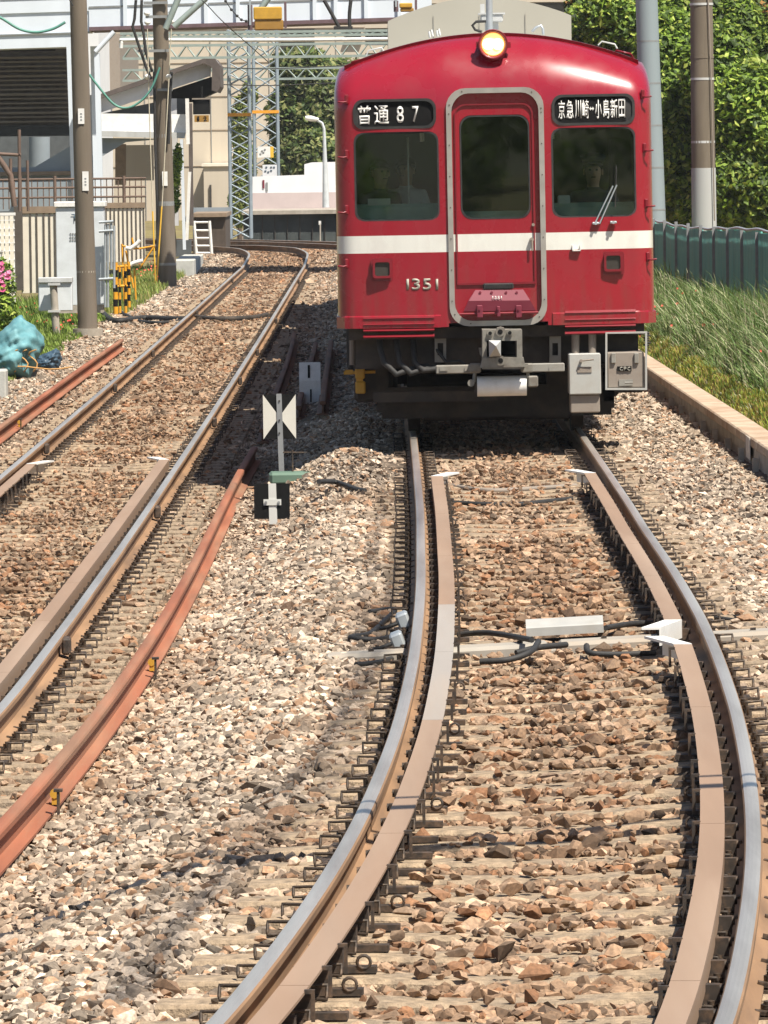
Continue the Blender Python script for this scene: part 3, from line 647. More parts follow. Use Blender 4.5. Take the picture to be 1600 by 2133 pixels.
for poly,sg,lab in((SLb,-1,'left'),(SRb,1,'right')):
    x0=min(p[0] for p in poly); x1=max(p[0] for p in poly); y0,y1=face_y(x0,2.82),face_y(x1,2.82)
    g=part(shear(ring(shrink(poly,-.005),shrink(poly,.018),-.012,.03),x0,y0,x1,y1),'destination_box',M['rubber'])
    q=MB(); q.prism(shrink(poly,.02),.008,.03,'Y'); part(shear(q,x0,y0,x1,y1),'blind',M['black'],g)
    yf=lambda x,x0=x0,x1=x1,y0=y0,y1=y1:y0+(y1-y0)*(x-x0)/(x1-x0)+.006
    items=[('普',(744,219,774,259)),('通',(779,219,810,259)),('8',(826,221,841,256)),('7',(859,221,872,254))] if sg<0 else [('京',(1163,209,1177,248)),('急',(1180,208,1195,247)),('川',(1198,207,1211,247)),('崎',(1213,207,1227,247)),('小',(1240,206,1254,247)),('島',(1257,206,1270,247)),('新',(1272,205,1287,246)),('田',(1289,205,1303,245))]
    for s,px in items:
        put_text(s,px,M['white'],'lettering',g,bold=.012,yfun=yf)
    if sg>0:
        q=MB(); c=T(1233,226); k=TY/FPX
        q.prism([(c.x-5*k,c.z),(c.x-2*k,c.z+4.5*k),(c.x-2*k,c.z+1.5*k),(c.x+2*k,c.z+1.5*k),(c.x+2*k,c.z+4.5*k),(c.x+5*k,c.z),(c.x+2*k,c.z-4.5*k),(c.x+2*k,c.z-1.5*k),(c.x-2*k,c.z-1.5*k),(c.x-2*k,c.z-4.5*k)],-.004,0,'Y')
        yy=yf(c.x); q.v=[(v[0],v[1]+yy,v[2]) for v in q.v]; part(q,'lettering',M['white'],g)
for s,px in(('1',(847,581,852,603)),('3',(858,580,875,604)),('5',(881,580,898,604)),('1',(908,581,913,603))):
    put_text(s,px,M['acbeige'],'fleet_number',yfun=lambda x:face_y(x,1.3)-.0,bold=.02,th=.006)
for s,px in(('1',(1025.5,616,1027,623)),('3',(1029.5,616,1034,623)),('5',(1036,616,1040.5,623)),('1',(1043.5,616,1045,623))): put_text(s,px,M['white'],'small_number',yfun=lambda x:-.112,bold=.02,th=.003)
# steel band round the gangway door, with rivets
OB=pix_rrect(933,183,1136,678,40); IB=shrink(OB,.046)
bd=part(ring(OB,IB,-.022,.02),'door_frame',M['steelband'])
mb=MB(); 
for i in range(0,len(OB),4):
    p=OB[i]; c=shrink(OB,.023)[i]; mb.cyl((c[0],-.026,c[1]),(c[0],-.02,c[1]),.007,6)
for k in range(7):
    for sx in(0,1):
        a=shrink(OB,.023); x=max(p[0] for p in a) if sx else min(p[0] for p in a); z0=min(p[1] for p in a)+.2; z1=max(p[1] for p in a)-.2; z=z0+(z1-z0)*k/6; mb.cyl((x,-.026,z),(x,-.02,z),.006,6)
part(mb,'rivets',M['brownpost'],bd,kind='stuff')
# raised panel line round door leaf window
DL=pix_rrect(950,216,1114,700,22); 
mb=ring([(p[0],max(p[1],1.35)) for p in DL],[(p[0],max(p[1],1.37)) for p in shrink(DL,.012)],.012,.03); part(mb,'door_leaf_edge',M['redplain'])
# skirt: the slightly proud sill band
mb=MB(); xs=[k/40*2-1 for k in range(41)]; zt=T(703,655).z-.03
def front_line(z,off): return [(a*(W+off),plan(a*W)-off) for a in xs]
pl=front_line(1.15,.014)
for lo,hi in((-2,-.43),(.43,2)):
    pts=[p for p in pl if lo<=p[0]<=hi]; vs=[];m=len(pts)
    for (x,y) in pts: vs+=[(x,y,ZB-.002),(x,y,zt),(x*.992,y+.016,zt+.012),(x*.99,y+.05,ZB-.002)]
    f=[]
    for i in range(m-1): f+=[(4*i+a,4*i+(a+1)%4,4*i+4+(a+1)%4,4*i+4+a) for a in range(4)]
    mb.add(vs,f+[(0,1,2,3),tuple(4*(m-1)+a for a in(3,2,1,0))])
for s in(-1,1): mb.box((s*(W+.006),9,(ZB+zt)/2),(.014,17,zt-ZB))
part(mb,'sill_band',M['red'])
# louvre slats
for (u0,v0,u1,v1) in((757,658,905,697),(1177,646,1325,689)):
    for k in range(4):
        v=v0+(v1-v0)*k/3.; a=T(u0,v); b=T(u1,v); z=(a.z+b.z)/2-.0; mb=MB(); n=8
        for i in range(n):
            xa=a.x+(b.x-a.x)*i/n; xb=a.x+(b.x-a.x)*(i+1)/n
            ya=plan(xa)-.0; yb=plan(xb)-.0
            mb.add([(xa,ya,z),(xb,yb,z),(xb,yb-.026,z-.02),(xa,ya-.026,z-.02),(xa,ya,z-.03),(xb,yb,z-.03)],[(0,1,2,3),(3,2,5,4)])
        part(mb,'louvre',M['redplain'])
# headlight
c=T(1027,92,.12); hl=empty('headlight',(0,0,0),None,None); hl.parent=train; bpy.data.objects.remove(hl)
mb=MB(); n=28; prof=[(-.42,.120),(.0,.128),(.05,.132),(.055,.124),(.03,.108),(.0,.100)]
vs=[];
for (t,r) in prof:
    for k in range(n): a=2*math.pi*k/n; vs.append((c.x+r*math.cos(a),c.y-.02-t,c.z+r*math.sin(a)))
# from the back (large y) to the front
mb.add([(x,y,z) for x,y,z in vs],[(i*n+k,i*n+(k+1)%n,(i+1)*n+(k+1)%n,(i+1)*n+k) for i in range(len(prof)-1) for k in range(n)],0,True)
hl=part(mb,'headlight',M['redplain'])
mb=MB(); mb.tube([(c.x,c.y-.03,c.z),(c.x,c.y-.045,c.z)],[.102,.096],28); part(mb,'lens',M['lens'],hl)
for dx in(-.042,.042):
    mb=MB(); mb.tube([(c.x+dx,c.y-.046,c.z),(c.x+dx,c.y-.062,c.z)],[.050,.030],18); part(mb,'lamp_core',M['lenscore'],hl)
mb=MB(); mb.tube([(c.x,c.y+.30,c.z-.10),(c.x,c.y+.10,c.z-.07),(c.x,c.y+.0,c.z-.03)],[.16,.125,.11],20); mb.box((c.x-.135,c.y,c.z),(.03,.04,.05)); mb.box((c.x+.14,c.y,c.z-.01),(.03,.04,.05)); part(mb,'lamp_bracket',M['redplain'],hl)
# tail lights
for (u0,v0,u1,v1) in((776,541,817,580),(1258,527,1298,566)):
    a=pix_rrect(u0,v0,u1,v1,6); k=TY/FPX; c=T((u0+u1)/2,(v0+v1)/2); y=face_y(c.x,1.5)
    mb=MB(); mb.prism(pix_rrect(u0-3,v0-3,u1+3,v1+6,6),y-.012,y+.06,'Y'); t=part(mb,'tail_light',M['redplain'])
    mb=ring(shrink(a,.002),shrink(a,.022),y-.05,y-.01); part(mb,'hood',M['redplain'],t)
    mb=MB(); mb.prism(shrink(a,.020),y-.03,y-.012,'Y'); mb.build('lens',M['taillens'],t)
# side handrail brackets and grab handles
for (u,v) in((722,207),(722,322),(722,437),(722,549),(1339,196),(1343,308),(1347,424),(1350,535)):
    c=T(u,v,.12); s=1 if c.x>0 else -1; y=face_y(c.x,c.z if c.z<2.9 else 2.89); mb=MB(); mb.box((c.x,y-.012,c.z),(.035,.03,.085),bev=.008); mb.tube([(c.x,y-.03,c.z-.02),(c.x+s*.03,y-.05,c.z-.025),(c.x+s*.075,y-.04,c.z-.02)],.008,6); part(mb,'step_iron',M['redplain'])
def handle(pix,d,m='redplain',r=.009):
    mb=MB(); mb.tube([T(u,v,dd) for (u,v,dd) in pix],r,6); return part(mb,'grab_handle',M[m])
handle([(728,141,.62),(733,129,.5),(765,121,.5),(772,132,.62)],0); handle([(1278,116,.62),(1284,105,.5),(1314,112,.5),(1320,122,.62)],0)
handle([(763,116,1.0),(768,105,1.0),(795,99,1.0),(799,106,1.0)],0,'lightgrey',.007); handle([(1246,94,1.0),(1254,86,1.0),(1281,92,1.0),(1286,101,1.0)],0,'lightgrey',.007)
handle([(896,78,1.),(894,66,1.),(899,62,1.),(902,76,1.)],0,'lightgrey',.010); handle([(912,76,1.),(910,64,1.),(914,60,1.),(917,74,1.)],0,'lightgrey',.010); handle([(1108,66,1.),(1117,57,1.),(1127,53,1.),(1131,60,1.),(1132,72,1.)],0,'galv',.012)
# roof: drip rail along the ridge, grey roof, air conditioner, horn and aerial
mb=MB(); vs=[]; nn=48
for k in range(nn+1):
    x=-1.30+2.6*k/nn; z=ztop(x); y=.50
    vs+=[(x,y,z-.03),(x,y-.03,z+.028),(x,y+.05,z+.032),(x,y+.1,z-.02)]
mb.add(vs,[(4*i+a,4*i+(a+1)%4,4*i+4+(a+1)%4,4*i+4+a) for i in range(nn) for a in range(4)]+[(0,1,2,3),tuple(4*nn+a for a in(3,2,1,0))])
part(mb,'drip_rail',M['redplain'])
def roofmesh(y0,y1):
    mb=MB(); vs=[]
    for k in range(nn+1):
        x=-1.29+2.58*k/nn; z=ztop(x); vs+=[(x,y0,z+.012),(x,y1,z+.012)]
    mb.add(vs,[(2*i,2*i+1,2*i+3,2*i+2) for i in range(nn)],0,True); return mb
part(roofmesh(.7,17.4),'roof_skin',M['lightgrey'])
# air conditioner
ya=6.2; Lx=T(808,60,ya).x; Rx_=T(1190,60,ya).x; mb=MB(); prof=[]
base=T(808,100,ya).z-.35
for k in range(25):
    t=k/24; u=808+(1190-808)*t
    v=44-44*math.sin(math.pi*min(1,max(0,(t)))**1.0)**.9*(1.0)+(-12*t)
    prof.append((T(u,max(v,-6),ya).x,T(u,v,ya).z))
poly=prof+[(Rx_,base),(Lx,base)]
mb.prism(poly,ya,ya+3.2,'Y'); ac=part(mb,'air_conditioner',M['acbeige'])
mb=MB()
for t in(.25,.5,.75):
    x=Lx+(Rx_-Lx)*t; mb.box((x,ya-.004,T(1000,60,ya).z-.02),(.008,.008,.30))
part(mb,'panel_joint',M['undergrey'],ac)
mb=MB(); a=T(1020,70,1.); b=T(1019,-6,1.); mb.tube([a,b],.030,8); a=T(1036,66,1.2); b=T(1012,28,1.2); part(mb,'aerial_mast',M['galv'])
c=T(1024,38,1.5); mb=MB(); mb.box((c.x,c.y,c.z+.0),(.20,.25,.07),bev=.01); mb.box((c.x,c.y,c.z-.08),(.12,.15,.12)); mb.box((c.x-.08,c.y,c.z+.08),(.04,.05,.10)); mb.box((c.x,c.y,c.z+.04),(.24,.27,.015)); part(mb,'horn_box',M['lightgrey'])
mb=MB(); mb.tube([T(1014,44,1.3),T(992,45,1.3),T(984,53,1.3),T(990,62,1.3),T(1004,66,1.3)],.012,6); part(mb,'roof_cable',M['rubber'])
# wiper and small fittings
y=face_y(1.0,2.0)
mb=MB(); a=T(1240,464); b=T(1277,387); mb.tube([(a.x,y-.05,a.z),(b.x,y-.06,b.z)],.007,6); a=T(1249,466); b=T(1285,385); mb.tube([(a.x,y-.05,a.z),(b.x,y-.06,b.z)],.007,6)
wp=part(mb,'wiper',M['galv'])
mb=MB(); a=T(1284,345); b=T(1282,432); mb.tube([(a.x,y-.04,a.z),(b.x,y-.03,b.z)],.006,6); part(mb,'blade',M['rubber'],wp)
mb=MB()
for u,v in((1241,465),(1278,463)): c=T(u,v); mb=MB(); mb.box((c.x,y-.03,c.z),(.06,.05,.022),bev=.006); mb.cyl((c.x,y-.07,c.z),(c.x,y-.02,c.z),.014,8); part(mb,'wiper_pivot',M['galv'],wp)
mb=MB(); a=T(1108,499); b=T(1109,522); mb.cyl((a.x,.03,a.z),(a.x,-.01,a.z),.020,10); mb.tube([(a.x,-.012,a.z),(b.x,-.014,b.z)],.009,6); part(mb,'door_handle',M['boxtan'])
mb=MB(); a=T(1111,468); mb.cyl((a.x,.03,a.z),(a.x,.01,a.z),.014,10); part(mb,'key_hole',M['boxtan'])
mb=MB(); a=T(1201,516); yy=face_y(a.x,1.7); 
for s in(-.034,.034): mb.box((a.x+s,yy-.02,a.z),(.008,.04,.05))
mb.box((a.x,yy-.02,a.z-.024),(.075,.04,.008)); part(mb,'marker_bracket',M['white'])
# gangway foot plate, folded up against the door
k=TY/FPX
def tp(l): return [(T(u,v).x,T(u,v).z) for u,v in l]
mb=MB(); A=tp([(990,604),(1090,603)]); B=tp([(976,626),(1104,625)]); C=tp([(966,648),(1116,646)])
mb.add([(A[0][0],-.05,A[0][1]),(A[1][0],-.05,A[1][1]),(B[1][0],-.11,B[1][1]),(B[0][0],-.11,B[0][1]),(C[1][0],-.10,C[1][1]),(C[0][0],-.10,C[0][1]),(A[0][0],.03,A[0][1]),(A[1][0],.03,A[1][1]),(C[1][0],.03,C[1][1]),(C[0][0],.03,C[0][1]),(B[1][0],.03,B[1][1]),(B[0][0],.03,B[0][1])],
 [(0,1,2,3),(3,2,4,5),(6,7,1,0),(5,4,8,9),(0,3,11,6),(3,5,9,11),(1,7,10,2),(2,10,8,4)])
fp=part(mb,'foot_plate',M['reddull'])
mb=MB(); a=T(957,654); b=T(1121,650); mb.tube([(a.x,-.10,a.z),(b.x,-.10,b.z)],.012,8); part(mb,'hinge_rod',M['redplain'],fp)
for u,h in((999,1),(1038,.6),(1080,1)):
    c=T(u,648); mb=MB(); mb.box((c.x,-.125,c.z),(.052*h,.03,.11*(.6+.4*h)),bev=.006); mb.cyl((c.x,-.15,c.z+.02),(c.x,-.13,c.z+.02),.010,8); part(mb,'hinge',M['reddull'],fp)
a=T(1038,596); mb=MB(); mb.box((a.x,-.02,a.z),(.27,.06,.052),bev=.01)
for i in range(12): mb.box((a.x-.12+.022*i,-.053,a.z),(.008,.008,.046))
part(mb,'step_pad',M['rubber'],fp)
mb=MB()
for u in(1024,1054,1000,1076): c=T(u,609); mb.cyl((c.x,-.08,c.z),(c.x,-.04,c.z),.012,8)
part(mb,'latch_stud',M['reddull'],fp)
# ------------- coupler and underframe
def prisms(poly,y0,y1): q=MB(); q.prism(tp(poly),y0,y1,'Y'); return q
def ringp(out,inn,y0,y1): return ring(tp(out),tp(inn),y0,y1)
mb=ringp([(1003,684),(1085,684),(1086,765),(1003,765)],[(1012,706),(1074,706),(1074,740),(1012,740)],-.55,-.05)
mb.prism(tp([(1032,684),(1034,680),(1041,678),(1048,680),(1050,684)]),-.55,-.3,'Y')
mb.prism(tp([(996,722),(1006,722),(1006,745),(998,735)]),-.5,-.3,'Y'); mb.prism(tp([(1004,741),(1088,741),(1092,760),(998,762)]),-.56,-.3,'Y')
cp=part(mb,'coupler',M['couple'])
mb=MB(); c=T(1042,724,-.3); mb.box((c.x+.0,-.12,c.z),(.26,.2,.15)); part(mb,'coupler_pocket',M['black'],cp)
mb=MB()
for u,v,r in((1042,691,.030),(1021,694,.020),(1062,693,.020),(1043,751,.032)):
    c=T(u,v,-.55); part(MB().cyl((c.x,-.575,c.z),(c.x,-.54,c.z),r*1.35,14),'pin_boss',M['couple'],cp)
mb=MB()
for u,v,r in((1042,691,.022),(1021,694,.016),(1062,693,.016),(1043,751,.022)):
    c=T(u,v,-.55); mb.cyl((c.x,-.580,c.z),(c.x,-.57,c.z),r,14)
part(mb,'pin_hole',M['black'],cp)
mb=MB(); t0=tp([(1016,705),(1041,705),(1030,722),(1041,737),(1017,739)])
mb.add([(t0[0][0],-.62,t0[0][1]),(t0[1][0],-.62,t0[1][1]),(t0[2][0],-.86,t0[2][1]+.03),(t0[3][0],-.60,t0[3][1]),(t0[4][0],-.60,t0[4][1]),(t0[0][0],-.40,t0[0][1]),(t0[1][0],-.40,t0[1][1]),(t0[3][0],-.40,t0[3][1]),(t0[4][0],-.40,t0[4][1])],
 [(0,1,2),(1,3,2),(3,4,2),(4,0,2),(0,5,6,1),(1,6,7,3),(3,7,8,4),(4,8,5,0)])
part(mb,'coupler_hook',M['lightgrey'],cp)
for (u0,u1) in((908,1000),(1085,1176)):
    mb=MB(); a=T(u0,770 if u0<1000 else 766,-.1); b=T(u1,768 if u0<1000 else 765,-.1); mb.box(((a.x+b.x)/2,-.1,(a.z+b.z)/2),(b.x-a.x,.1,.075),bev=.008); 
    for u in(u0+16,u1-24): c=T(u,768,-.1); mb.box((c.x,-.153,c.z),(.07,.012,.035))
    part(mb,'coupler_carrier',M['undergrey'])
mb=MB()
for s,u in((-1,990),(1,1098)):
    c=T(u,766,-.3); mb.box((c.x,-.33,c.z),(.10,.12,.08),bev=.01); c2=T(u-3 if s<0 else u+4,800,-.3); mb.tube([(c.x,-.35,c.z),(c2.x,-.36,c2.z+.02)],.016,6); 
c=T(981,797,-.3); mb.cyl((c.x,-.42,c.z),(c.x,-.34,c.z),.032,8); c=T(1110,794,-.3); mb.box((c.x,-.36,c.z),(.09,.06,.10),bev=.012); 
mb.box((T(1085,759,-.4).x,-.5,T(1085,759,-.4).z),(.12,.1,.018)); part(mb,'cylinder_hanger',M['couple'])
a=T(994,805,-.3); b=T(1097,803,-.3); mb=MB(); mb.tube([(a.x,-.30,a.z),(b.x,-.30,b.z)],.088,28); cyl=part(mb,'white_cylinder',M['white'])
mb=MB(); mb.box((a.x-.012,-.3,a.z),(.02,.1,.1)); mb.box((b.x+.012,-.3,b.z),(.02,.1,.1)); part(mb,'end_cap',M['under'],cyl)
# brackets behind
for u in(918,1158):
    mb=ringp([(u-12,702),(u+12,702),(u+12,756),(u-12,756)],[(u-6,716),(u+6,716),(u+6,742),(u-6,742)],.2,.28); part(mb,'drop_bracket',M['undergrey'])
# equipment boxes
def ebox(u0,v0,u1,v1,y,dep,m,name,bev=.01): 
    a=T((u0+u1)/2,(v0+v1)/2,y); k=(TY+y)/FPX; q=MB(); q.box((a.x,y+dep/2,a.z),((u1-u0)*k,dep,(v1-v0)*k),bev=bev); return part(q,name,M[m])
b1=ebox(1185,736,1252,822,-.02,.4,'boxgrey','equipment_box')
mb=MB(); a=T(1218,749,-.05); mb.tube([(a.x-.03,-.05,a.z-.01),(a.x+.08,-.06,a.z)],.007,6); mb.cyl((a.x-.03,-.06,a.z-.01),(a.x-.03,-.02,a.z-.01),.014,8); part(mb,'latch',M['boxtan'],b1)
a=T(1218,770,-.05); q=MB(); q.box((a.x,-.024,a.z),(.125,.008,.05)); part(q,'name_plate',M['boxtan'],b1)
b2=ebox(1188,822,1250,860,.02,.34,'boxtan','battery_case')
b3=ebox(1265,733,1342,808,.0,.45,'boxtan','equipment_box')
for u in(1278,1326): a=T(u,746,-.03); q=MB(); q.box((a.x,-.012,a.z),(.04,.024,.09),bev=.005); part(q,'hasp',M['undergrey'],b3)
a=T(1301,768,-.02); q=MB(); q.box((a.x,-.006,a.z),(.125,.012,.042)); part(q,'name_plate',M['black'],b3)
for s,px in(('C',(1291,764,1297,772)),('P',(1299,764,1305,772)),('C',(1307,764,1313,772))): put_text(s,px,M['acbeige'],'lettering',b3,d=0,yfun=lambda x:-.013,th=.003,bold=.02)
a=T(1304,797,-.02); q=MB(); q.box((a.x,-.006,a.z),(.12,.012,.055)); q.tube([(a.x-.01,-.04,a.z),(a.x+.06,-.04,a.z)],.008,6); part(q,'handle',M['undergrey'],b3)
# hoops above the boxes
mb=ringp([(1261,692),(1348,690),(1348,812),(1261,812)],[(1265,695),(1344,694),(1344,808),(1265,808)],-.03,.0); part(mb,'box_frame',M['boxgrey'])
mb=MB()
for u in(1199,1234): a=T(u,690,.1); b=T(u,740,.1); mb.tube([(a.x,.1,a.z),(b.x,.1,b.z)],.035,8)
part(mb,'hanger_tube',M['boxtan'])
mb=MB()
for k in range(6): c=T(1348+2*math.sin(k*2),694+k*5,0); mb.box((c.x,.05,c.z),(.05,.1,.016),bev=.006)
part(mb,'bellows',M['rubber'])
# hoses on the left
for i,(u0,u1,u2,vb) in enumerate(((790,800,852,780),(825,832,880,778),(860,864,900,772),(905,930,985,752))):
    mb=MB(); mb.tube([T(u0,700,.3),T(u0+2,725,.22),T(u1,755,.15),T((u1+u2)/2,vb,.1),T(u2,770,.15),T(u2+40,762,.25)],.028 if i<3 else .016,8); part(mb,'air_hose',M['rubber'])
# dark underframe
mb=MB(); 
mb.box((0,4.0,.80),(2.5,7.4,.36)); mb.box((0,.60,.93),(2.6,.9,.10)); 
a=T(795,828,.4); mb.box((-.55,.45,a.z),(1.1,.08,.09)); mb.box((0,.5,.93),(2.5,.2,.14))
part(mb,'underframe',M['under'])
mb=MB(); mb.box((0,.95,.29),(2.05,.08,.28)); mb.box((0,2.0,.16),(1.3,1.6,.10));  mb.box((-1.02,1.4,.42),(.10,1.,.42)); mb.box((1.0,1.4,.42),(.10,1.,.42)); mb.box((.75,1.1,.42),(.6,.4,.30))  # plough, with low dark boxes added to keep light from under the nose
part(mb,'plough_and_shade_boxes',M['under'])
def wheelset(y):
    mb=MB()
    for s in(-1,1):
        mb.cyl((s*.71,y,.43),(s*.79,y,.43),.43,32); mb.cyl((s*.68,y,.43),(s*.71,y,.43),.455,32)
    mb.cyl((-.7,y,.43),(.7,y,.43),.08,12); return mb
for y0 in(2.9,14.6):
    for dy in(-1.05,1.05): part(wheelset(y0+dy),'wheelset',M['under'])
    mb=MB()
    for s in(-1,1): mb.box((s*1.0,y0,.50),(.16,3.0,.24),bev=.03); mb.box((s*1.0,y0-1.05,.43),(.24,.3,.3),bev=.03); mb.box((s*1.0,y0+1.05,.43),(.24,.3,.3),bev=.03)
    mb.box((0,y0,.55),(2.0,.5,.3)); part(mb,'bogie_frame',M['under'])
# step iron at left corner: the amber cock handle
mb=MB(); a=T(750,778,.9); mb.box((a.x,.9,a.z),(.085,.07,.095),bev=.01); b=T(751,807,.9); mb.box((b.x,.9,b.z),(.09,.07,.11),bev=.01); mb.box((a.x-.005,.9,T(750,790,.9).z),(.06,.05,.04)); c=T(716,777,.9); d=T(782,774,.9); mb.tube([(c.x,.9,c.z),(d.x,.9,d.z)],.016,6); mb.box((T(727,775,.9).x,.9,T(727,775,.9).z),(.07,.03,.04))
part(mb,'amber_marker',M['hivis']); mb=MB(); mb.box((a.x,.95,a.z+.16),(.05,.05,.28)); part(mb,'marker_hanger',M['under'])
# underfloor boxes and pipes; the front pair of boxes added to block daylight
for c_,d_ in(((-1.12,1.7,.60),(.30,1.4,.6)),((-1.15,6,.72),(.4,3,.5)),((-1.12,10,.68),(.45,2.4,.55)),((1.12,7.5,.66),(.45,3.6,.6)),((1.1,1.9,.50),(.5,1.0,.35))): part(MB().box(c_,d_,bev=.03),'underfloor_box',M['under'])
part(MB().tube([T(735,705,1.),T(735,760,1.)],.03,6),'drop_pipe',M['boxtan']); part(MB().tube([T(748,705,1.2),T(748,770,1.2)],.03,6),'drop_pipe',M['boxtan'])
# cab interior: back wall, desk
for c_,d_ in(((-1.2,2.5,2.05),(.2,.04,1.7)),((1.2,2.5,2.05),(.2,.04,1.7)),((-.42,2.5,2.05),(.10,.05,1.7)),((.42,2.5,2.05),(.10,.05,1.7)),((0,2.5,1.5),(2.55,.03,.62)),((0,2.5,2.82),(2.55,.03,.16))): part(MB().box(c_,d_),'cab_partition',M['cabin'])
for yy in(3.6,4.9,6.2): 
    for sx in(-1.36,1.36): part(MB().box((sx,yy,2.28),(.05,.12,.80)),'window_pillar',M['red'])
for sx in(-1.0,1.0): part(MB().box((sx,5.2,1.62),(.5,4.4,.5),bev=.05),'bench_seat',M['tarp'])
for k_ in range(7):
    for sx in(-.6,.6): part(MB().tube([(sx,3.1+.5*k_,2.85),(sx,3.1+.5*k_,2.62)],.012,5),'hanging_strap',M['white'])
mb=MB(); mb.box((.88,.52,1.68),(.86,.26,.74),bev=.04); mb.box((-.88,.52,1.70),(.86,.26,.74),bev=.03); mb.box((0,.5,1.62),(.8,.26,.74),bev=.03); part(mb,'cab_desk',M['cabin2'])
a=T(1176,427,.3); mb=MB(); mb.box((a.x,.45,a.z),(.11,.05,.17),bev=.01); part(mb,'instrument',M['cabgrey'])
a=T(853,420,.4); mb=MB(); mb.tube([(T(850,285,.4).x,.45,T(850,285,.4).z),(T(852,440,.4).x,.45,T(852,440,.4).z)],.007,6); mb.box((T(790,430,.4).x,.42,T(790,430,.4).z+.02),(.2,.02,.10)); part(mb,'cab_rail',M['lightgrey'])
# seats for reflected blinds
mb=MB(); a=T(1240,280,.3); mb.box((a.x,.42,a.z+.01),(.6,.02,.10)); part(mb,'sun_blind',M['under'])
# following cars of the same train
for k in range(3):
    y0=LEN+.45+k*18.; o=MB(); n=len(loop)
    pr=[V[i] for i in loop]
    o.add([(p[0],y0,p[2]) for p in pr]+[(p[0],y0+17.5,p[2]) for p in pr],[(i,(i+1)%n,n+(i+1)%n,n+i) for i in range(n)]+[tuple(range(n)),tuple(range(2*n-1,n-1,-1))])
    cb=part(o,'following_car',M['red']); part(MB().box((0,y0-.22,2.1),(1.2,.5,2.0)),'gangway',M['rubber'],cb)
    mb=MB(); 
    for yy in(3,14.5): mb.box((0,y0+yy,.45),(1.9,3,.5))
    mb.box((0,y0+8.7,.7),(2.3,5.5,.55)); part(mb,'underfloor_gear',M['under'],cb)
    part(MB().box((0,y0+8,3.65),(1.7,3,.35),bev=.08),'roof_unit',M['acbeige'],cb)
